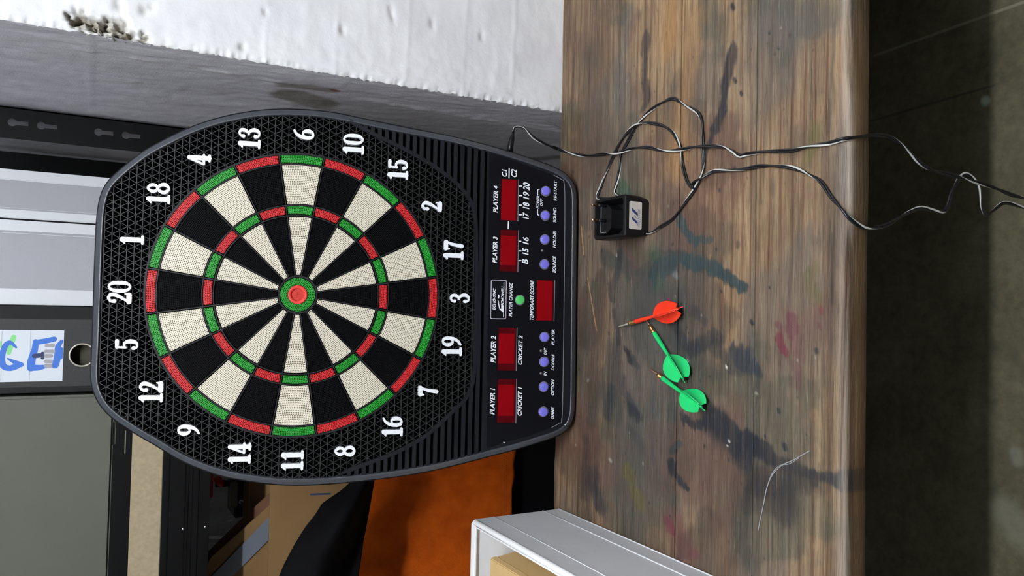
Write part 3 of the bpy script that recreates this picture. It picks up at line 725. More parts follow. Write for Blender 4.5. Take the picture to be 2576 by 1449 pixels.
bm = bmesh.new(); cells(bm, 0.0133, 0.0226, None, 0.0023, 0.5, 0.0004); bpart('bull_ring', bm, M_GRN)
bm = bmesh.new()
lathe(bm, [(0.0128, -0.004), (0.0128, 0.0006), (0.0122, 0.0012), (0.0098, 0.0012), (0.0088, 0.0004), (0.0078, -0.0012), (0.0076, -0.004)], 40)
be = bpart('bullseye', bm, M_BULL)
bm = bmesh.new(); cells(bm, 0.0008, 0.0077, None, 0.00175, 0.45, -0.0012, -0.004); bpart('bullseye_centre', bm, M_BULL, be)
# spider: rings and spokes standing just proud
bm = bmesh.new()
def ring(bm, r, w, z0, z1, n=120):
    o = [(r+w/2)*np.array([math.cos(2*math.pi*k/n), math.sin(2*math.pi*k/n)]) for k in range(n)]
    i = [(r-w/2)*np.array([math.cos(2*math.pi*k/n), math.sin(2*math.pi*k/n)]) for k in range(n)]
    prism(bm, [[tuple(p) for p in o], [tuple(p) for p in i]], z0, z1, bottom=False)
for r, w in ((0.1916, 0.0026), (0.1774, 0.0016), (0.1217, 0.0016), (0.1076, 0.0016), (0.0249, 0.0024)): ring(bm, r, w, -0.0046, 0.0002)
for k in range(20):
    a = W9*(2*k+1); M = Matrix.Rotation(a, 4, 'Z')
    prism(bm, [(-0.0007, 0.0255), (0.0007, 0.0255), (0.0008, 0.192), (-0.0008, 0.192)], -0.0046, 0.0006, bottom=False, M=M)
bpart('spider', bm, M_SPID)
# ---------------------------------------------------------------- numerals
G = {
 '0': [([(.25,.95),(.40,.80),(.43,.5),(.40,.2),(.25,.05),(.10,.2),(.07,.5),(.10,.8)], [.07,.11,.14,.11,.07,.11,.14,.11], True)],
 '1': [([(.26,.90),(.26,.08)], .17, False), ([(.10,.045),(.42,.045)], .09, False), ([(.27,.91),(.18,.85),(.08,.80)], [.14,.10,.05], False)],
 '2': [([(.10,.70),(.11,.84),(.24,.95),(.38,.86),(.39,.70),(.30,.48),(.16,.24),(.08,.09)], [.14,.10,.08,.13,.14,.11,.08,.07], False), ([(.08,.085),(.40,.085)], .17, False), ([(.41,.10),(.44,.25)], [.10,.05], False)],
 '3': [([(.10,.76),(.13,.88),(.25,.95),(.38,.86),(.38,.70),(.30,.57),(.18,.53)], [.13,.08,.07,.12,.13,.09,.06], False), ([(.18,.53),(.32,.49),(.41,.32),(.37,.12),(.24,.05),(.12,.09),(.10,.22)], [.06,.09,.14,.12,.07,.08,.14], False)],
 '4': [([(.31,.94),(.05,.32)], [.10,.07], False), ([(.05,.295),(.47,.295)], .09, False), ([(.33,.92),(.33,.06)], .16, False), ([(.20,.045),(.46,.045)], .09, False)],
 '5': [([(.14,.90),(.42,.90)], [.11,.13], False), ([(.14,.90),(.12,.53)], .07, False), ([(.12,.53),(.22,.60),(.35,.55),(.41,.35),(.36,.12),(.23,.05),(.12,.09),(.10,.20)], [.06,.07,.10,.15,.11,.07,.08,.14], False)],
 '6': [([(.40,.93),(.24,.82),(.11,.58),(.08,.30)], [.08,.10,.13,.14], False), ([(.08,.30),(.13,.11),(.25,.05),(.37,.13),(.41,.30),(.37,.47),(.26,.54),(.13,.46)], [.14,.11,.07,.11,.14,.11,.07,.10], True)],
 '7': [([(.09,.88),(.42,.88)], .16, False), ([(.08,.93),(.08,.72)], [.09,.06], False), ([(.42,.86),(.30,.52),(.23,.08)], [.08,.12,.15], False)],
 '8': [([(.25,.52),(.38,.63),(.39,.80),(.25,.95),(.11,.80),(.12,.63)], [.10,.10,.11,.08,.11,.10], True), ([(.25,.54),(.40,.40),(.42,.20),(.25,.05),(.08,.20),(.10,.40)], [.10,.11,.13,.08,.13,.11], True)]}
G['9'] = [([(.5-x, 1-y) for x, y in p], w, c) for p, w, c in G['6']]
NUM = [('20',300,735),('1',331,603),('18',398,487),('4',501,401),('13',627,348),('6',764,337),('10',889,363),('15',1001,427),('2',1086,518),('17',1141,630),('3',1157,750),('19',1137,872),('7',1077,984),('16',987,1074),('8',868,1135),('11',735,1159),('14',602,1142),('9',475,1082),('12',379,987),('5',318,867)]
HN = 0.0283
for s_, px, py in NUM:
    cx, cy = on_b(px, py, 0.003); bm = bmesh.new(); wd = 0.51; tot = wd*len(s_)
    for k, ch in enumerate(s_):
        for st_, (pts, w, closed) in enumerate(G[ch]):
            f = lambda p: (cx + (p[0] + wd*k - tot/2)*HN, cy + (p[1]-0.5)*HN)
            ribbon(bm, [f(p) for p in pts], [v*1.28*HN for v in (w if isinstance(w, list) else [w]*len(pts))], -0.006, 0.0030+0.00012*st_, n=6, closed=closed)
    o = bpart('numeral', bm, M_WHITE); o['label'] = 'raised white number ' + s_
# ---------------------------------------------------------------- control panel
PZ = 0.0014
PP = [(1231,383),(1290,403),(1345,424),(1393,441),(1411,451),(1420,469),(1420.5,600),(1419,740),(1417,900),(1414,1048),(1407,1064),(1388,1075),(1332,1096),(1268,1113),(1224,1128)]
PPb = [on_b(x, y, PZ) for x, y in PP]
bm = bmesh.new()
body = [tuple(p) for p in R4 if p[1] < PANTOP]
a_ = [(xlim(R4, PANTOP, -1), PANTOP)]; b_ = [(xlim(R4, PANTOP, 1), PANTOP)]
lowpoly = sorted(range(240), key=lambda i: 0)
ii = [i for i in range(240) if R4[i][1] < PANTOP]
# R4 runs anticlockwise, so the low part is one run from left to right
st = next(i for i in ii if (i-1) % 240 not in set(ii)); runp = [tuple(R4[(st+k) % 240]) for k in range(len(ii))]
prism(bm, a_ + runp + b_, -0.013, 0.0006); bpart('lower_body', bm, M_HOUS)
bm = bmesh.new(); prism(bm, PPb[::-1], 0.0002, PZ); panel = bpart('control_panel', bm, M_PANEL)
bm = bmesh.new(); ribbon(bm, PPb[3:12], 0.0008, 0.0004, PZ+0.0007, n=4); fin('panel_edge', bm, M_TRIM, panel)
def rect(x0, x1, y0, y1, off=PZ):
    p = [on_b(a, b, off) for a, b in ((x0, y0), (x0, y1), (x1, y0), (x1, y1))]
    return (p[1][0]+p[3][0])/2, (p[0][0]+p[2][0])/2, (p[2][1]+p[3][1])/2, (p[0][1]+p[1][1])/2    # X0 X1 Y0 Y1
def rrect(x0, x1, y0, y1, r, n=4):
    out = []
    for cx, cy, a0 in ((x1-r, y1-r, 0), (x0+r, y1-r, 90), (x0+r, y0+r, 180), (x1-r, y0+r, 270)):
        out += [(cx+r*math.cos(math.radians(a0+90*k/n)), cy+r*math.sin(math.radians(a0+90*k/n))) for k in range(n+1)]
    return out
for x0, x1, y0, y1, inner in ((1259,1301,451,555,None),(1257,1301,578.5,683,(593,667)),(1348.5,1392,705,807,None),(1252,1297,824.5,932,(839,915)),(1250.5,1296,953.5,1064,(968,1046))):
    X0, X1, Y0, Y1 = rect(x0, x1, y0, y1); fr = 0.0011
    bm = bmesh.new(); prism(bm, [rrect(X0-fr, X1+fr, Y0-fr*1.6, Y1+fr*0.6, 0.0016), rrect(X0, X1, Y0, Y1, 0.0006)], PZ-0.0002, PZ+0.0011); w = fin('display_frame', bm, M_PANEL, panel)
    bm = bmesh.new(); prism(bm, rrect(X0-fr*.5, X1+fr*.6, Y0-fr*1.7, Y0-fr*0.7, 0.0004), PZ-0.0002, PZ+0.0012); fin('display_lip', bm, M_TRIM, panel)
    bm = bmesh.new(); prism(bm, rrect(X0, X1, Y0, Y1, 0.0005), PZ-0.0004, PZ+0.0004); fin('display_window', bm, M_WINDOW, panel)
    a, b = (X0+0.0006, X1-0.0006) if inner is None else (on_b((x0+x1)/2, inner[1], PZ)[0], on_b((x0+x1)/2, inner[0], PZ)[0])
    bm = bmesh.new(); prism(bm, rrect(a, b, Y0+0.0022, Y1-0.0012, 0.0003), PZ, PZ+0.0007); fin('display_digits', bm, M_LED, panel)
def button(px, py, m, r=0.0064, h=0.0042):
    x, y = on_b(px, py, PZ+h)
    bm = bmesh.new(); ring_ = [((r+0.0012)*math.cos(2*math.pi*k/28)+x, (r+0.0012)*math.sin(2*math.pi*k/28)+y-0.0006) for k in range(28)]
    prism(bm, ring_, PZ-0.0002, PZ+0.0003); fin('button_well', bm, M_TRIM, panel)
    bm = bmesh.new(); lathe(bm, [(r, PZ), (r, PZ+h-0.0008), (r-0.0003, PZ+h-0.0003), (r-0.001, PZ+h), (0.0002, PZ+h+0.0002)], 28, Matrix.Translation((x, y, 0)))
    fin('button', bm, m, panel)
for p in ((1374,480),(1373,541.5),(1372,602),(1371,664.5),(1371,848),(1370,910.5),(1369,973.5),(1368,1036.5)): button(*p, M_BLUE)
button(1309, 754.5, M_GBTN)
for p in ((1364,630),(1361,882.5),(1361,939)):
    x, y = on_b(*p, PZ); bm = bmesh.new(); lathe(bm, [(0.0021, PZ-0.0002), (0.0021, PZ+0.0004), (0.0014, PZ+0.0012), (0.0003, PZ+0.0015)], 14, Matrix.Translation((x, y, 0))); fin('indicator_light', bm, M_LAMP, panel)
ZT = PZ+0.0003
def word(s_, x0, x1, y0, y1, shear=0.25, bold=0.025):
    X0, X1, Y0, Y1 = rect(x0, x1, y0, y1); fit_text(s_, X0, X1, Y0, Y1, ZT, M_WHITE, panel, shear=shear, bold=bold)
for w in (('PLAYER 4',1241,1252.5,467,535),('PLAYER 3',1239.5,1251,595,662),('PLAYER 2',1234.5,1247,845,912.5),('PLAYER 1',1232.5,1244.5,976,1043),
          ('CRICKET 2',1303.5,1314,844,917.5),('CRICKET 1',1302,1313,973.5,1046),('C1',1262,1275.5,426,444.5),('C2',1285.5,1300.5,426,445.5),
          ('20',1315.5,1332.5,459,479),('19',1315.5,1331.5,482.5,501.5),('18',1315,1331.5,509,526),('17',1315,1330.5,534,551),('16',1314.5,1330,596.5,615),('15',1314,1329.5,624,641.5),('B',1313,1328.5,652,664.5),
          ('POWER',1349.5,1356.5,492.5,525),('OFF',1358.5,1365,499,518.5),('RE-START',1393,1400.5,454,505.5),('SOUND',1391.5,1399.5,522.5,560.5),('HOLD/B',1391,1399,582,623.5),('BOUNCE',1390,1398.5,644,686.5),
          ('PLAYER CHANGE',1280.5,1289,711,796.5),('TEMPORARY SCORE',1333.5,1342.5,705,805.5),('PLAYER',1387.5,1395,829,868),('DOUBLE',1387.5,1394.5,890.5,932),('OPTION',1386.5,1394,954.5,994.5),('GAME',1386.5,1393.5,1023.5,1054),
          ('OUT',1368,1375,874.5,892.5),('IN',1367.5,1374.5,934,945),('ECHO-904C',1239.5,1247,725,779.5)):
    word(*w)
word('ECHOWELL', 1260.5, 1268, 719, 770, 0.3, 0.03)
def mark(pts, w, name='lettering', n=3, closed=False):
    bm = bmesh.new(); ribbon(bm, [on_b(*p, ZT) for p in pts], w*0.00054, PZ, ZT, n=n, closed=closed); return fin(name, bm, M_WHITE, panel)
mark([(1281,424),(1280.5,448.5)], 3); mark([(1279,557.5),(1278.5,576)], 3)
for yy in (468,492,516,540): mark([(1306.5,yy),(1312,yy)], 3.4)
for yy in (607,631,655.5): mark([(1305,yy),(1310.5,yy)], 3.2)
mark([(1357,476),(1353,478),(1352.5,491)], 2.2); mark([(1356,541),(1352.5,539),(1352.5,527)], 2.2)
bm = bmesh.new(); X0, X1, Y0, Y1 = rect(1234, 1274, 704, 803); prism(bm, [rrect(X0, X1, Y0, Y1, 0.0024), rrect(X0+0.0012, X1-0.0012, Y0+0.0012, Y1-0.0012, 0.0016)], PZ, ZT); fin('logo_frame', bm, mat('logo_line', (176, 168, 182), 0.5), panel)
bm = bmesh.new()
for poly in ([(1252,755),(1254,768),(1256,777),(1262,783),(1267,787),(1267.5,769),(1261,769),(1261,777),(1257.5,776),(1256,767),(1254.5,757)], [(1253.5,741),(1252,750),(1255,751.5),(1256.5,746),(1255.5,741)], [(1265.8,798),(1265.8,788),(1266.9,788),(1266.9,798)], [(1267.2,710),(1266.6,719),(1268.2,719),(1268.6,710)]):
    q = [on_b(*p, ZT) for p in poly]; prism(bm, q, PZ, ZT)
fin('logo_emblem', bm, M_WHITE, panel)
for p in ((1422.5,1068.5),(1268,1113)):
    x, y = on_b(*p, 0.002); bm = bmesh.new(); prism(bm, [(x-.0010, y-.0004), (x+.0002, y-.0012), (x+.0009, y+.0004), (x-.0001, y+.0012)], 0.0, 0.0022); bpart('chip_mark', bm, M_WHITE)

# ================================================================= SHELVING BEHIND
YR = 1.469
M_STEEL = mat('black_steel', (6, 6, 7), 0.5, spec=0.2); M_SLOTLIT = mat('slot_light_grey', (130, 130, 120), 0.5); M_CHIP = mat('chipboard', (170, 155, 126), 0.7, vary=0.12, scale=160, bump=0.1)
M_SCREW = mat('screw_steel', (190, 190, 195), 0.3, 1.0)
def XZ(y): return Matrix(((1, 0, 0, 0), (0, 0, -1, y), (0, 1, 0, 0), (0, 0, 0, 1)))      # local x, y, z -> X, Z, towards the viewer
def yz(px, py, y): p = on_y(px, py, y); return (p.x, p.z)
rack = empty('shelving_rack', (-0.35, 1.66, 0), 'black steel shelving rack with keyhole post and chipboard shelf behind the dartboard', 'shelving rack')
pxl, pxr = on_y(0, 345, YR).x, WX - 0.004
holes = []
ks = [yz(x, y, YR) for x, y in ((31, 301), (104, 310), (248, 326), (317, 334))]
ks += [(ks[2][0], ks[2][1]-0.145), (ks[3][0], ks[3][1]-0.145), (ks[0][0], ks[0][1]+0.145), (ks[1][0], ks[1][1]+0.145)]
for x, z in ks:
    x = (pxl+pxr)/2 + 0.001
    r = 0.0064; sw = 0.0036; a = math.asin(sw/r)
    h = [(x+r*math.sin(t), z-r*math.cos(t)) for t in np.linspace(a, 2*math.pi-a, 14)] + [(x-sw, z-0.022), (x+sw, z-0.022)]
    holes.append(h)
bm = bmesh.new(); prism(bm, [[(pxl, 0.0), (pxr, 0.0), (pxr, 1.9), (pxl, 1.9)]] + holes, -0.002, 0.0, M=XZ(YR)); box(bm, pxr-0.002, pxr, YR, YR+0.035, 0, 1.9)
wpart('post', bm, M_STEEL, rack)
bm = bmesh.new(); box(bm, -1.30, -1.255, YR, YR+0.002, 0, 1.9); box(bm, -1.30, -1.298, YR, YR+0.035, 0, 1.9); wpart('post', bm, M_STEEL, rack)
for x in (pxl, -1.30):
    bm = bmesh.new(); box(bm, x, x+0.05, YR+0.44, YR+0.442, 0, 1.9); box(bm, x, x+0.002, YR+0.40, YR+0.44, 0, 1.9); wpart('post', bm, M_STEEL, rack)
zA, zB, zC, zD = [on_y(x, 1300, YR).z for x in (277, 326, 405, 526)]
XL = -1.255; XR_ = on_y(0, 436, 1.478).x
sl = []
for x, y0, y1 in ((288, 1060, 1120), (314, 1082, 1142)):
    a, b = on_y(x, y0, YR), on_y(x, y1, YR); sl.append(rrect(b.x, a.x, a.z-0.0022, a.z+0.0022, 0.002))
bm = bmesh.new(); prism(bm, [[(XL, zB), (XR_, zB), (XR_, zA), (XL, zA)]] + sl, -0.0016, 0.0, M=XZ(YR)); wpart('slotted_beam', bm, M_STEEL, rack)
bm = bmesh.new(); box(bm, XL, XR_, YR+0.004, YR+0.0055, zB, zA-0.001); wpart('slot_light_strip', bm, M_SLOTLIT, rack)  # added pale strip: light seen through the slots, put into its colour
wpart('shelf_edge', bbox(XL, XR_, YR-0.003, YR+0.016, zC, zB, 0.001), M_CHIP, rack)
wpart('shelf_board', bbox(XL, XR_, YR+0.016, YR+0.44, zA-0.016, zA-0.0005, 0.001), M_CHIP, rack)
bm = bmesh.new(); box(bm, XL, XR_, YR-0.004, YR+0.02, zD, zC-0.0004)
for x in (421, 462, 470, 480, 496):
    z = on_y(x, 1300, YR-0.005).z; box(bm, XL, XR_, YR-0.0056, YR-0.0035, z-0.0009, z+0.0009)
beam = wpart('ribbed_beam', bm, M_STEEL, rack)
for p in ((461, 1331), (517, 1326)):
    q = on_y(*p, YR-0.006); bm = bmesh.new(); lathe(bm, [(0.0026, 0), (0.0024, 0.0012), (0.0012, 0.002)], 14, Matrix.Translation((q.x, q.y+0.0015, q.z)) @ Matrix.Rotation(math.pi/2, 4, 'X')); wpart('screw', bm, M_SCREW, rack)
ZL = CAMZ - 0.62
wpart('shelf_board', bbox(XL, pxl, YR+0.016, YR+0.44, ZL-0.016, ZL, 0.001), M_CHIP, rack)
wpart('ribbed_beam', bbox(XL, pxl, YR, YR+0.015, ZL-0.06, ZL, 0.001), M_STEEL, rack)

# aluminium case
YI = 1.478; ZS = zA - 0.0005; ZTOP = ZS + 0.34
M_ALU = mat('brushed_aluminium', (222, 224, 229), 0.45, 0.1); M_ALUP = mat('grey_case_panel', (166, 167, 173), 0.55, bump=0.2, bscale=1400)
cx = lambda y: on_y(0, y, YI).x
case = empty('aluminium_case', ((cx(423)+cx(765))/2, YI+0.06, ZS), 'silver aluminium tool case standing upright on the shelf', 'case')
wpart('lid', bbox(cx(546), cx(425), YI+0.003, YI+0.16, ZS, ZTOP, 0.003), M_ALUP, case)
wpart('base', bbox(cx(763), cx(551), YI+0.003, YI+0.16, ZS, ZTOP, 0.003), M_ALUP, case)
for a, b in ((423, 450), (520, 546.5), (551, 585), (725, 765)):
    bm = bbox(cx(b), cx(a), YI, YI+0.010, ZS, ZTOP, 0.0015)
    wpart('edge_profile', bm, M_ALU, case)
for a, b in ((521, 525), (578, 583)):
    wpart('edge_groove', bbox(cx(b), cx(a), YI-0.0006, YI+0.001, ZS, ZTOP, 0.0003), M_ALUP, case)
# lever arch file
M_FILE = mat('black_file_board', (42, 44, 43), 0.6, bump=0.15, bscale=500); M_FILE2 = mat('file_edge', (24, 24, 24), 0.6, spec=0.25); M_PAPER = mat('label_paper', (226, 232, 242), 0.7); M_CHROME = mat('chrome', (226, 220, 206), 0.25, 0.4)
M_BINK = mat('blue_marker', (72, 122, 214), 0.7); M_GINK = mat('green_marker', (140, 226, 146), 0.7); M_GREY = mat('grey_print', (168, 166, 172), 0.7); M_DINK = mat('dark_print', (44, 58, 96), 0.7)
bx = lambda y: on_y(100, y, YI).x - 0.0025
file_ = empty('lever_arch_file', ((bx(770)+bx(982))/2, YI+0.1, ZS), 'dark grey lever arch file with marker-scrawled white spine label', 'file')
rc = yz(207, 893, YI); rr = 0.0185
hole = [(rc[0]+rr*math.cos(t), rc[1]+rr*math.sin(t)) for t in np.linspace(0, 2*math.pi, 25)[:-1]]
bm = bmesh.new(); prism(bm, [[(bx(980), ZS), (bx(768), ZS), (bx(768), ZTOP-0.02), (bx(980), ZTOP-0.02)], hole], -0.003, 0.0, M=XZ(YI)); spine = wpart('spine', bm, M_FILE, file_)
for a, b in ((766, 800), (968, 984)):
    wpart('cover', bbox(bx(b), bx(a), YI-0.0008, YI+0.28, ZS, ZTOP-0.02, 0.001), M_FILE2, file_)
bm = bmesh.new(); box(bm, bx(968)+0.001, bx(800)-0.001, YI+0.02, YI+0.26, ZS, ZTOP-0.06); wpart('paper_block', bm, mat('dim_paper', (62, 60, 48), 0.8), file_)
bm = bmesh.new(); tube(bm, [(rc[0]+rr*math.cos(t), YI-0.0006, rc[1]+rr*math.sin(t)) for t in np.linspace(0, 2*math.pi, 33)], 0.0014, 8, cap=False); wpart('finger_ring', bm, M_CHROME, file_)
lab = [yz(x, y, YI) for x, y in ((158.5, 958), (160, 831))]; LX0, LX1, LZ0 = lab[0][0], lab[1][0], (lab[0][1]+lab[1][1])/2
bm = bmesh.new(); prism(bm, [(LX0, LZ0), (LX1, LZ0), (LX1, LZ0+0.16), (LX0, LZ0+0.16)], 0.0, 0.0005, M=XZ(YI)); label = wpart('spine_label', bm, M_PAPER, file_)
zl = lambda zx, zy: yz(zx/7.246, 800+zy/7.246, YI)
def ink(strokes, m, z=0.0008, name='marker_writing'):
    bm = bmesh.new()
    for k, (pts, w) in enumerate(strokes): ribbon(bm, [zl(*p) for p in pts], [v/7.246*0.00073 for v in (w if isinstance(w, list) else [w]*len(pts))], 0.0005, z+k*0.00003, n=5)
    for v in bm.verts: v.co = XZ(YI) @ v.co
    o = fin(name, bm, m); o.parent = label; return o      # the label itself sits at the world origin
ink([([(250, 345), (205, 480), (160, 640)], [70, 76, 60]), ([(-10, 440), (-10, 520)], 50)], M_GINK, 0.0007)
ink([([(295, 535), (190, 445), (110, 490), (60, 600), (40, 740), (60, 870), (170, 915), (300, 880), (400, 852)], [30, 60, 80, 80, 80, 90, 90, 90, 40]), ([(140, 738), (260, 800), (380, 850)], [24, 60, 80]),
     ([(985, 385), (820, 420), (650, 445)], 84), ([(650, 430), (635, 560), (600, 680), (570, 800), (565, 910)], [80, 90, 100, 110, 110]), ([(565, 905), (700, 905), (815, 885)], [100, 90, 60]), ([(1125, 420), (1060, 520), (1050, 700), (1005, 870)], [50, 80, 100, 90]), ([(1115, 560), (1110, 720)], 50)], M_BINK)
ink([([(845, 500), (970, 500)], 50), ([(840, 610), (970, 610)], 60), ([(840, 690), (925, 690)], 60), ([(840, 790), (925, 790)], 60), ([(835, 870), (920, 870)], 60)], M_GREY, 0.0013, 'barcode_print')
ink([([(630, 690), (720, 680)], 70), ([(775, 640), (775, 730)], 46)], M_DINK, 0.0013, 'stamp_print')
ink([([(560, 240), (535, 1130)], 6), ([(38, 240), (15, 1130)], 6)], M_GREY, 0.00065, 'ruled_line')
# grey storage box
M_GBOX = mat('grey_green_panel', (90, 92, 82), 0.6, vary=0.05, scale=8)
gx0, gx1 = -0.74, on_y(150, 987, YI).x - 0.005
gb = empty('storage_box', ((gx0+gx1)/2, YI+0.15, ZS), 'plain grey-green storage box on the upper shelf', 'box')
wpart('box_body', bbox(gx0, gx1, YI-0.004, YI+0.30, ZS, ZS+0.30, 0.004), M_GBOX, gb)
wpart('box_lid', bbox(gx0-0.004, gx1+0.0015, YI-0.007, YI+0.304, ZS+0.285, ZS+0.335, 0.004), M_GBOX, gb)
# things on the lower shelf, mostly in shade
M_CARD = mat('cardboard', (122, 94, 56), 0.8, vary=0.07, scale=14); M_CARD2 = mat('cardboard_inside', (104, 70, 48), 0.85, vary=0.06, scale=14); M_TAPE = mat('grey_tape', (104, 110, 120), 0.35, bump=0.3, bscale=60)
YC = 1.51
cb = empty('cardboard_box', (-0.45, YC+0.15, ZL), 'open brown cardboard box with grey tape on its raised flap', 'cardboard box')
ct = on_y(678, 1300, YC).z; cr_ = on_y(700, 1130, YC).x
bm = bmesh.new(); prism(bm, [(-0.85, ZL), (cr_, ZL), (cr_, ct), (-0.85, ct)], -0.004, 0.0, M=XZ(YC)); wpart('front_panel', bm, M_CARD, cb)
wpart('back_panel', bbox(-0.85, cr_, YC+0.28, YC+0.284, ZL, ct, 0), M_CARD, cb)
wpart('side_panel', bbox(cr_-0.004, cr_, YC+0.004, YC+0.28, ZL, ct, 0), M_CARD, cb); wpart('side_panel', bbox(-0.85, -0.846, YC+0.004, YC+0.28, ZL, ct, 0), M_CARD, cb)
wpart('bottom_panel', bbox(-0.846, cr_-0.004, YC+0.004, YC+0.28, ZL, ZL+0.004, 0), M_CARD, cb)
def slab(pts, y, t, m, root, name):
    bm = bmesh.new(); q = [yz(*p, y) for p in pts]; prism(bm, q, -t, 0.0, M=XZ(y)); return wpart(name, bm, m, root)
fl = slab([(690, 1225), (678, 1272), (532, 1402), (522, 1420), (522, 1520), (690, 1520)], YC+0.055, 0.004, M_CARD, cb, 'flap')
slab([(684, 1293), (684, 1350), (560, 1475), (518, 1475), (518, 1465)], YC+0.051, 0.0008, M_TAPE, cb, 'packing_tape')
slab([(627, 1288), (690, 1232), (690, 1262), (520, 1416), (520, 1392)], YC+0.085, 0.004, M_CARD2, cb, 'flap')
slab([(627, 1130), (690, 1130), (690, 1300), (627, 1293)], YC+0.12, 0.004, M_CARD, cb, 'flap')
bm = bmesh.new(); ribbon(bm, [yz(782, 1244, YC), yz(830, 1242, YC)], 0.0035, 0, 0.0006, n=2)
for v in bm.verts: v.co = XZ(YC) @ v.co
wpart('printed_mark', bm, M_DINK, cb)
YK = YC+0.30
M_DARK = mat('black_plastic', (14, 14, 16), 0.4)
bk = empty('black_tool_box', (on_y(610, 1230, YK).x, YK+0.05, ZL), 'black plastic box marked 2 beside the cardboard flap', 'tool box')
q0, q1 = on_y(626, 1300, YK), on_y(595, 1120, YK)
wpart('body', bbox(q0.x, q1.x, YK, YK+0.10, ZL, q1.z, 0.002), M_DARK, bk)
l0, l1 = on_y(621, 1277, YK), on_y(598, 1250, YK)
lb = wpart('number_label', bbox(l0.x, l1.x, YK-0.0012, YK+0.001, l0.z, l1.z, 0.0003), mat('dark_label', (44, 44, 50), 0.5), bk)
tm = fit_text('2', l0.x+0.009, l1.x-0.006, l0.z+0.004, l1.z-0.003, 0.0016, M_WHITE, None, shear=0.1, M=XZ(YK)); tm.parent = lb
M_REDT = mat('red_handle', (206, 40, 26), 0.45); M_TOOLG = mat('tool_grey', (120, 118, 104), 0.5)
YT = YK-0.028
a, b = on_y(533, 1253, YT), on_y(562, 1190, YT)
tl = empty('bar_clamp', (a.x+0.02, YT, ZL), 'red-handled clamp standing in the shaded shelf', 'clamp')
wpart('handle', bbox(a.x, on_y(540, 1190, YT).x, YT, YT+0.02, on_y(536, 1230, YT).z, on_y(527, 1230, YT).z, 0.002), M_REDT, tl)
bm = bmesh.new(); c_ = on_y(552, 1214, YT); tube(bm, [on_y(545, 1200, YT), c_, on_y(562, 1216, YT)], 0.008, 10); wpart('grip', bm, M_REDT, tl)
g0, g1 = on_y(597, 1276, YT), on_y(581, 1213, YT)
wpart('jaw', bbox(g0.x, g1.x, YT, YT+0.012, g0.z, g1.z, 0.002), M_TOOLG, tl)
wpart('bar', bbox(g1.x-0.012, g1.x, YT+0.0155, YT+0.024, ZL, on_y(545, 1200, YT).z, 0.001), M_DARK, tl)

# ================================================================= CLOTHES BEHIND THE BENCH
def orange_material():
    m, N, L, B = new_mat('orange_jersey'); P = N.new('ShaderNodeTexCoord').outputs['Object']
    n = noise_node(N, L, P, 26, 4, 0.6)
    c = ramp_node(N, L, n.outputs[0], [(0.3, (164, 68, 8)), (0.7, (194, 88, 15))])
    L.new(c, B.inputs['Base Color']); B.inputs['Roughness'].default_value = 0.75; B.inputs['Specular IOR Level'].default_value = 0.1
    v = N.new('ShaderNodeTexVoronoi'); v.inputs['Scale'].default_value = 330; L.new(map_node(N, L, P, (1, 0.2, 1)), v.inputs['Vector'])
    bp = N.new('ShaderNodeBump'); bp.inputs['Strength'].default_value = 0.5; bp.inputs['Distance'].default_value = 0.001; L.new(v.outputs['Distance'], bp.inputs['Height']); L.new(bp.outputs[0], B.inputs['Normal'])
    return m
M_ORANGE = orange_material(); M_BCLOTH = mat('black_cloth', (9, 9, 12), 0.9, spec=0.1, bump=0.3, bscale=300); M_MESHH = mat('mesh_hole', (120, 52, 10), 0.9)
def cloth(name, top, bot, yfun, nu, nv, m, label, cat):
    """sheet whose top and bottom edges follow picture-traced lines at a chosen depth"""
    A = resample([tuple(on_y(*p, 1.40)) for p in top], nu+1, False); B_ = resample([tuple(on_y(*p, 1.40)) for p in bot], nu+1, False)
    def f(u, v):
        i = int(round(u*nu)); p = A[i]*(1-v) + B_[i]*v; y = yfun(u, v); k = y/1.40
        return (p[0]*k, y, CAMZ + (p[2]-CAMZ)*k)
    bm = bmesh.new(); grid(bm, nu, nv, f); o = fin(name, bm, m, recalc=False)
    md = o.modifiers.new('thickness', 'SOLIDIFY'); md.thickness = 0.004; md.offset = 0
    return tag(o, label, cat)
YO = 1.46-0.03
of = lambda u, v: YO - 0.014*math.sin(u*9+v*1.5) - 0.006*math.sin(u*23+1+v*3) + 0.02*(1-v)
org = cloth('orange_shirt', [(880, 1040), (880, 1300), (880, 1560)], [(1298, 1040), (1297, 1135), (1291, 1165), (1294, 1195), (1287, 1230), (1287, 1290), (1283, 1400), (1283, 1560)], of, 90, 60, M_ORANGE, 'orange mesh sports shirt hanging behind the bench, left of the dartboard', 'shirt')
hm = bmesh.new()
for i in range(70):
    for j in range(4):
        u = (i+0.5*(j % 2))/70*0.6+0.2
        px, py = 1262+j*6, 1040+520*u
        y = of(u, (px-880)/410)-0.0028; p = on_y(px, py, y); lathe(hm, [(0.0008, 0), (0.0007, 0.0004)], 6, Matrix.Translation(p) @ Matrix.Rotation(math.pi/2, 4, 'X'))
hole_o = fin('mesh_hole', hm, M_MESHH, org); hole_o['kind'] = 'stuff'
fl0 = lambda u, v: 1.475 - 0.010*math.sin(u*14+v) + 0.01*v
cloth('black_trousers', [(1240, 1040), (1240, 1560)], [(1760, 1040), (1760, 1560)], fl0, 60, 40, M_BCLOTH, 'black cloth hanging below the orange shirt', 'trousers')
jf = lambda u, v: 1.30 - 0.06*math.sin(math.pi*min(1, v*1.1)) - 0.012*math.sin(u*11+v*4) - 0.008*math.sin(u*5+v*9)
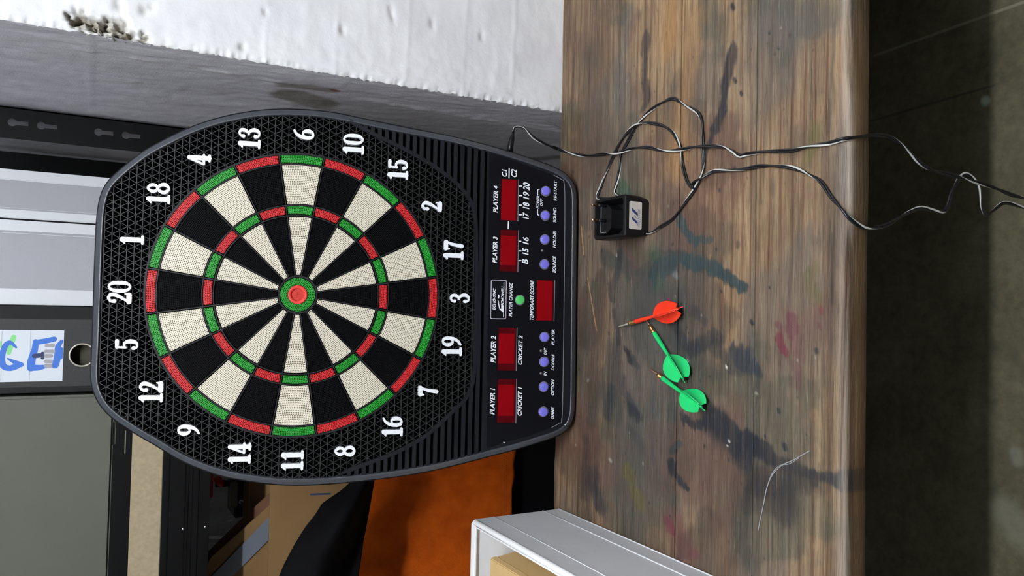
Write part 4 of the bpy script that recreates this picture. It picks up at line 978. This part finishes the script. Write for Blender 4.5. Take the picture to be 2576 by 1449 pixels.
cloth('black_jacket', [(930, 1060), (895, 1205), (858, 1237), (812, 1268), (795, 1296), (768, 1330), (742, 1372), (716, 1420), (690, 1480), (650, 1560)], [(945, 1060), (942, 1200), (935, 1240), (925, 1300), (915, 1360), (900, 1449), (890, 1560)], jf, 70, 30, M_BCLOTH, 'black jacket slumped over the cardboard box', 'jacket')

# ================================================================= ON THE BENCH
# white fabric bin with a cardboard box in it
M_BIN = mat('white_fabric', (232, 234, 238), 0.8, bump=0.9, bscale=16, vary=0.03, scale=12); M_PIPE = mat('white_piping', (240, 240, 242), 0.7)
bx1 = -0.2972; bx0 = bx1-0.30; by1 = 1.0075; by0 = 0.67; bz1 = TABZ+0.145; t_ = 0.006
bn = empty('storage_bin', ((bx0+bx1)/2, (by0+by1)/2, TABZ), 'white fabric storage bin with raised piping at the edge of the bench', 'storage bin')
wpart('side_panel', bbox(bx1-t_, bx1, by0, by1, TABZ+0.0005, bz1, 0.0015), M_BIN, bn); wpart('side_panel', bbox(bx0, bx0+t_, by0, by1, TABZ+0.0005, bz1, 0.0015), M_BIN, bn)
wpart('end_panel', bbox(bx0+t_, bx1-t_, by1-t_, by1, TABZ+0.0005, bz1, 0.0015), M_BIN, bn); wpart('end_panel', bbox(bx0+t_, bx1-t_, by0, by0+t_, TABZ+0.0005, bz1, 0.0015), M_BIN, bn)
wpart('base_panel', bbox(bx0+t_, bx1-t_, by0+t_, by1-t_, TABZ+0.0005, TABZ+0.005, 0.001), M_BIN, bn)
bm = bmesh.new(); h_ = t_/2
tube(bm, [(bx1-h_, by0+h_, bz1), (bx1-h_, by1-h_-.004, bz1), (bx1-h_-.003, by1-h_, bz1), (bx0+h_, by1-h_, bz1), (bx0+h_, by0+h_, bz1), (bx1-h_, by0+h_, bz1)], 0.0042, 10); wpart('rim_piping', bm, M_PIPE, bn)
bm = bmesh.new(); tube(bm, [(bx1-0.0095, by0+.01, bz1-0.001), (bx1-0.0095, by1-0.0095, bz1-0.001), (bx0+.0095, by1-0.0095, bz1-0.001)], 0.0016, 8); wpart('lining_edge', bm, M_PIPE, bn)
for z in (TABZ+0.0018, TABZ+0.030):
    bm = bmesh.new(); tube(bm, [(bx1+0.0003, by0, z), (bx1+0.0003, by1-0.001, z)], 0.0009, 8); wpart('seam_piping', bm, M_BIN, bn)
bm = bmesh.new(); tube(bm, [(bx1+0.0001, by0, bz1-0.032), (bx1+0.0001, by1-0.001, bz1-0.032)], 0.0007, 6); wpart('seam_piping', bm, M_BIN, bn)
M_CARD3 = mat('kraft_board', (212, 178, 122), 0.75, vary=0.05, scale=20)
yk = by1-0.030
pA = on_y(1234, 1404, yk); pB = on_y(1291, 1376, yk)
kb = empty('parcel_box', ((bx0+pA.x)/2, (by0+by1)/2, TABZ+0.005), 'tan cardboard parcel box lying inside the white fabric bin', 'parcel box')
def hexa(P):
    bm = bmesh.new(); v = [bm.verts.new(p) for p in P]
    for q in ((0,3,2,1),(4,5,6,7),(0,1,5,4),(1,2,6,5),(2,3,7,6),(3,0,4,7)): bm.faces.new([v[i] for i in q])
    bmesh.ops.bevel(bm, geom=bm.edges[:], offset=0.0012, segments=2, affect='EDGES'); return bm
zb0 = TABZ+0.0055; xb = min(pB.x, bx1-t_-0.002); xr_ = min(xb + 0.004, bx1-t_-0.001)
wpart('box_body', hexa([(bx0+0.012, by0+0.02, zb0), (xr_, by0+0.02, zb0), (xr_, yk, zb0), (bx0+0.012, yk, zb0), (bx0+0.012, by0+0.02, pA.z-0.010), (pA.x+0.001, by0+0.02, pA.z-0.010), (pA.x+0.001, yk, pA.z-0.010), (bx0+0.012, yk, pA.z-0.010)]), M_CARD3, kb)
wpart('box_lid', hexa([(bx0+0.010, by0+0.018, pA.z-0.0095), (pA.x+0.002, by0+0.018, pA.z-0.0095), (pA.x+0.002, yk+0.001, pA.z-0.0095), (bx0+0.010, yk+0.001, pA.z-0.0095), (bx0+0.010, by0+0.018, pA.z), (pA.x, by0+0.018, pA.z), (pA.x, yk+0.001, pA.z), (bx0+0.010, yk+0.001, pA.z)]), M_CARD3, kb)

# mains adapter, its striped twin lead and jack plug
M_ADP = mat('adapter_black', (14, 14, 16), 0.4, spec=0.35, bump=0.04, bscale=1200); M_WIRE = mat('black_wire', (24, 23, 27), 0.38); M_STRIPE = mat('wire_stripe', (196, 196, 192), 0.4); M_PIN = mat('brass_pin', (206, 176, 150), 0.25, 1.0)
ax0, ax1, ay0, ay1, az = 0.0995, 0.1545, 0.8010, 0.8705, TABZ+0.0392
ad = empty('mains_adapter', ((ax0+ax1)/2, (ay0+ay1)/2, TABZ), 'black plug-in mains adapter with white logo sticker and striped cable', 'mains adapter')
bm = bmesh.new()
o_b = rrect(ax0+0.005, ax1-0.005, ay0+0.001, ay1-0.006, 0.004, 3); o_m = rrect(ax0+0.0005, ax1-0.0005, ay0, ay1-0.001, 0.004, 3); o_t = rrect(ax0, ax1, ay0, ay1, 0.004, 3); i_t = rrect(ax0+0.0042, ax1-0.0042, ay0+0.0045, ay1-0.005, 0.004, 3); i_b = rrect(ax0+0.006, ax1-0.006, ay0+0.006, ay1-0.007, 0.004, 3)
rg = []
for P, z in ((o_b, TABZ), (rrect(ax0+0.003, ax1-0.003, ay0+0.0005, ay1-0.004, 0.004, 3), TABZ+0.004), (o_m, TABZ+0.016), (o_t, az-0.0015), (rrect(ax0+0.001, ax1-0.001, ay0+0.001, ay1-0.001, 0.0035, 3), az), (i_t, az), (i_b, az-0.026)):
    rg.append([bm.verts.new((p[0], p[1], z)) for p in P])
for a, b in zip(rg, rg[1:]):
    for i in range(len(a)): bm.faces.new([a[i], a[(i+1) % len(a)], b[(i+1) % len(a)], b[i]])
bm.faces.new(rg[-1]); bm.faces.new(list(reversed(rg[0])))
wpart('body', bm, M_ADP, ad)
bm = bmesh.new(); oc = [(ax0+0.008, ay1-0.006), (ax0+0.008, ay1-0.020), (ax0+0.015, ay1-0.030), (ax1-0.015, ay1-0.030), (ax1-0.008, ay1-0.020), (ax1-0.008, ay1-0.006)]
prism(bm, oc, az-0.026, az-0.007); wpart('plug_platform', bm, M_ADP, ad)
bm = bmesh.new(); tube(bm, [(ax0+0.010, ay1-0.018, az-0.0068), (ax0+0.010, ay1-0.0065, az-0.0068), (ax1-0.010, ay1-0.0065, az-0.0068), (ax1-0.010, ay1-0.012, az-0.0068)], 0.0007, 6); wpart('platform_ridge', bm, M_TRIM, ad)
yp = 0.8535
for px, py in ((1488, 514.5), (1489, 553)):
    tp = on_y(px, py, yp); bm = bmesh.new()
    lathe(bm, [(0.0021, az-0.008), (0.0021, tp.z-0.010)], 14, Matrix.Translation((tp.x, yp, 0))); p_ = wpart('pin_sleeve', bm, M_ADP, ad)
    bm = bmesh.new(); lathe(bm, [(0.0020, tp.z-0.010), (0.0020, tp.z-0.0015), (0.0012, tp.z)], 14, Matrix.Translation((tp.x, yp, 0))); wpart('pin', bm, M_PIN, ad)
s0, s1 = on_y(1614, 578, ay0), on_y(1583, 505.5, ay0)
SX0, SX1, SZ0, SZ1 = on_y(1598, 577, ay0).x, on_y(1598, 507, ay0).x, on_y(1614, 541, ay0).z, on_y(1583, 541, ay0).z
bm = bmesh.new(); prism(bm, rrect(SX0, SX1, SZ0, SZ1, 0.002), -0.0012, 0.0005, M=XZ(ay0)); stk = wpart('sticker', bm, mat('sticker_paper', (206, 200, 192), 0.55), ad)
zs_ = lambda zx, zy: yz(1575+zx/17.04, 500+zy/17.04, ay0)
def stick(polys, m, name):
    bm = bmesh.new()
    for P in polys: prism(bm, [zs_(*p) for p in P], 0.0004, 0.0008, M=XZ(ay0))
    o = fin(name, bm, m); o.parent = stk; return o
stick([[(245, 385), (245, 525), (475, 745), (475, 620)], [(240, 765), (240, 885), (475, 1110), (475, 980)]], mat('navy_print', (52, 58, 110), 0.6), 'logo_emblem')
stick([[(325, 725), (345, 700), (435, 815), (415, 845)]], M_TOOLG, 'logo_emblem')
a, b = zs_(585, 1215), zs_(480, 425)
tm = fit_text('PALNTEK', a[0], b[0], a[1], b[1], 0.0008, mat('slate_print', (122, 120, 140), 0.6), None, shear=0.35, bold=0.0, M=XZ(ay0)); tm.parent = stk
zz = lambda X, Y: (1400+X/3.45, 220+Y/3.45)
run = []      # (px, py, kind, value): 'z' height above bench, 'y' hanging plane
def tb(pts, h=0.0022): run.extend([on_z(x, y, TABZ+h) for x, y in pts])
run.append(Vector((ax0+0.012, ay0+0.012, TABZ+0.006)))
tb([zz(800, 1268), zz(900, 1210), zz(1000, 1150), zz(1060, 1080), zz(1130, 980), zz(1195, 890)]); tb([zz(1240, 800), zz(1262, 740)], 0.0050); tb([zz(1276, 640), zz(1272, 560)]); tb([zz(1270, 500)], 0.0022)
tb([zz(1268, 400), zz(1262, 300), zz(1225, 218), zz(1120, 158), zz(1010, 95), zz(900, 140), zz(780, 230), zz(690, 340)]); tb([zz(600, 500), zz(560, 570)], 0.0024); tb([zz(548, 700), zz(530, 800), zz(505, 915)])
run += [Vector((ax1+0.004, ay1-0.020, TABZ+0.0022)), Vector((ax1+0.006, ay1-0.006, TABZ+0.0022))]
tb([zz(362, 960), zz(385, 860), zz(430, 740), zz(500, 580), zz(590, 420)]); tb([zz(660, 345), zz(700, 320)], 0.0060); tb([zz(760, 305), zz(840, 312), zz(920, 332), zz(1000, 380), zz(1055, 470)]); tb([zz(1083, 560)], 0.0024); tb([zz(1098, 690), zz(1135, 815), zz(1172, 868)])
tb([zz(1188, 872), zz(1186, 838)], 0.0045); tb([zz(1215, 808), zz(1262, 785)], 0.0078); tb([(1792.7, 431.5), (1834, 429), (1875, 424.7), (1911, 418), (1961.6, 418), (2002.7, 424.7), (2039, 440.6), (2066.7, 459), (2089.5, 493), (2108, 515)])
YH = YF-0.0045
run += [on_z(2120, 529, TABZ+0.0022)] + [on_y(x, y, YH) for x, y in ((2140, 551), (2167, 570), (2185, 575), (2212, 571), (2237, 563), (2262, 548), (2299, 528.5), (2319, 523.5), (2343.7, 528.5), (2371, 533.5), (2383.5, 521), (2388.5, 503.7), (2393.4, 484), (2406, 461.5))]
run += [on_y(x, y, YH+0.012) for x, y in ((2416, 446.5), (2430, 438), (2450, 452), (2461, 471), (2466, 494), (2469, 516), (2475, 531), (2483, 541), (2498, 531), (2520, 512.5), (2537.5, 511), (2560, 517), (2590, 530))]
run += [on_y(2660, 575, YH+0.02), on_y(2760, 640, YH+0.05), on_y(2900, 600, YH+0.06), on_y(2900, 520, YH+0.03), on_y(2760, 560, YH+0.01), on_y(2650, 530, YH)]
run += [on_y(x, y, YH) for x, y in reversed(((2185, 341), (2213, 340), (2237, 344.7), (2262, 359.6), (2286.6, 382), (2311.5, 407), (2336, 424), (2361, 433), (2398, 441.6), (2435.6, 454), (2473, 463), (2510, 476), (2547, 491), (2576, 499)))]
run += [on_y(2150, 346, YH+0.001)]
tb([(2118, 351), (2085, 360.7), (2039, 367.6), (1989, 379), (1925, 381), (1878, 388), (1861, 392), (1840.6, 379.4), (1820, 370.7)]); tb([(1785.5, 367), (1768, 368)], 0.0058); tb([(1748, 369)], 0.0035); tb([(1719, 375)], 0.0055); tb([(1690, 379.4), (1661, 378), (1632, 371), (1608.7, 370.7), (1585, 375)]); tb([(1566, 381), (1545, 386.7)], 0.0060); tb([(1516, 388), (1475, 391.5), (1443.5, 387), (1420, 381)]); tb([(1402, 374)], 0.004)
YJ = 1.008
run += [on_y(x, y, YJ) for x, y in ((1375, 364), (1345, 348), (1330, 334), (1318, 322.5), (1303, 319), (1293.5, 322), (1291, 332))]
path = [tuple(p) for p in cr([tuple(p) for p in run], 6)]
path = [tuple(p) for p in resample(path, 2600, False)]
bm = bmesh.new()
tube(bm, path, 0.00125, 7, 0, stripe=None, twist=55, off=0.00115, phase=0.0)
tube(bm, path, 0.00125, 7, 0, stripe=(0, 2, 1), twist=55, off=0.00115, phase=math.pi)
wpart('striped_cable', bm, None, ad, mats=[M_WIRE, M_STRIPE])
bm = bmesh.new(); jp = [on_y(x, y, YJ) for x, y in ((1291.5, 326), (1290.5, 338), (1288.5, 346), (1286.5, 356), (1284, 368), (1281.5, 382))]
rr_ = [0.0017, 0.0020, 0.0036, 0.0042, 0.0046, 0.0048]
tube(bm, jp, lambda t: float(np.interp(t, np.linspace(0, 1, 6), rr_)), 14); wpart('jack_plug', bm, M_ADP, ad)

# darts
M_DRED = mat('dart_red', (232, 58, 30), 0.45); M_DGRN = mat('dart_green', (22, 196, 108), 0.45); M_BRASS = mat('brass', (176, 136, 84), 0.32, 0.9); M_TIPG = mat('grey_nylon', (150, 148, 142), 0.4); M_TIPB = mat('brown_nylon', (128, 92, 78), 0.4)
def dart(name, tip, tail, fr, mtip, mcol, label, roll, scale=1.0):
    A = on_z(*tip, TABZ+0.0022); B_ = on_z(*tail, TABZ+0.0150); ax = (B_-A); Ln = ax.length; ax.normalize()
    side = ax.cross(Vector((0, 0, 1))).normalized(); upv = side.cross(ax).normalized()
    M = Matrix(((side.x, upv.x, ax.x, A.x), (side.y, upv.y, ax.y, A.y), (side.z, upv.z, ax.z, A.z), (0, 0, 0, 1)))
    root = empty(name, (A.x, A.y, TABZ), label, 'dart', 'soft-tip darts on the bench')
    f1, f2, f3 = [f*Ln for f in fr]
    bm = bmesh.new(); lathe(bm, [(0.0004, 0), (0.0010, 0.002), (0.0012, f1*0.6), (0.0016, f1)], 12, M); wpart('tip', bm, mtip, root)
    bm = bmesh.new(); pr = [(0.0020, f1*0.96), (0.0029, f1+0.003)]; n = 6
    for k in range(n):
        z0 = f1+0.003+(f2-f1-0.004)*k/n; z1 = f1+0.003+(f2-f1-0.004)*(k+1)/n
        pr += [(0.0032, z0+0.0002), (0.0032, z0+(z1-z0)*0.6), (0.0027, z0+(z1-z0)*0.7), (0.0027, z1-0.0001)]
    pr += [(0.0031, f2)]; lathe(bm, pr, 16, M); wpart('barrel', bm, M_BRASS, root)
    bm = bmesh.new(); lathe(bm, [(0.0030, f2-0.001), (0.0032, f2+0.002), (0.0027, f2+(f3-f2)*0.5), (0.0019, f3), (0.0015, f3+(Ln-f3)*0.5), (0.0012, Ln)], 14, M); wpart('shaft', bm, mcol, root)
    FL = Ln-f3*0.97; W = 0.0155*scale
    prof = [(0.0, 0.0), (0.07, .24), (0.15, .50), (0.26, .75), (0.40, .94), (0.54, 1.0), (0.68, .98), (0.82, .86), (0.94, .68), (1.03, .46), (0.96, 0.2), (0.91, 0.0)]
    for k in range(4):
        a = math.radians(45+90*k)+roll; d = Vector((math.cos(a), math.sin(a), 0)); nrm = Vector((-math.sin(a), math.cos(a), 0))
        bm = bmesh.new(); MV = M @ Matrix(((d.x, 0, nrm.x, 0), (d.y, 0, nrm.y, 0), (0, 1, 0, f3*0.97), (0, 0, 0, 1)))
        prism(bm, [(r*W, q*FL) for q, r in prof], -0.0004, 0.0004, M=MV); wpart('flight', bm, mcol, root)
    return root
dart('dart', (1556, 822), (1706, 777), (0.20, 0.32, 0.62), M_TIPG, M_DRED, 'red dart pointing at the dartboard, grey soft tip', 0.42, 0.92)
dart('dart', (1626, 806), (1718, 953), (0.10, 0.24, 0.62), M_TIPB, M_DGRN, 'green dart with its tip under the red dart', 0.0)
dart('dart', (1635, 928), (1765, 1024), (0.17, 0.27, 0.64), M_TIPB, M_DGRN, 'green dart lying nearest the bench front, tip by the other green flight', -0.12, 0.96)
# thread on the wood
bm = bmesh.new(); tube(bm, [tuple(p) for p in cr([tuple(on_z(x, y, TABZ+0.0009)) for x, y in ((1907, 1336), (1913, 1305), (1921, 1268), (1930, 1225), (1945, 1192), (1968, 1170), (1990, 1160), (2012, 1148), (2037, 1134))], 6)], 0.00055, 6)
tube(bm, [tuple(p) for p in cr([tuple(on_z(x, y, TABZ+0.0009)) for x, y in ((1925, 1240), (1940, 1196), (1960, 1172), (1985, 1167), (2010, 1152))], 6)], 0.0004, 6)
tag(fin('loose_thread', bm, mat('grey_thread', (150, 150, 152), 0.8)), 'frayed pale grey thread curled on the bare planks', 'thread')
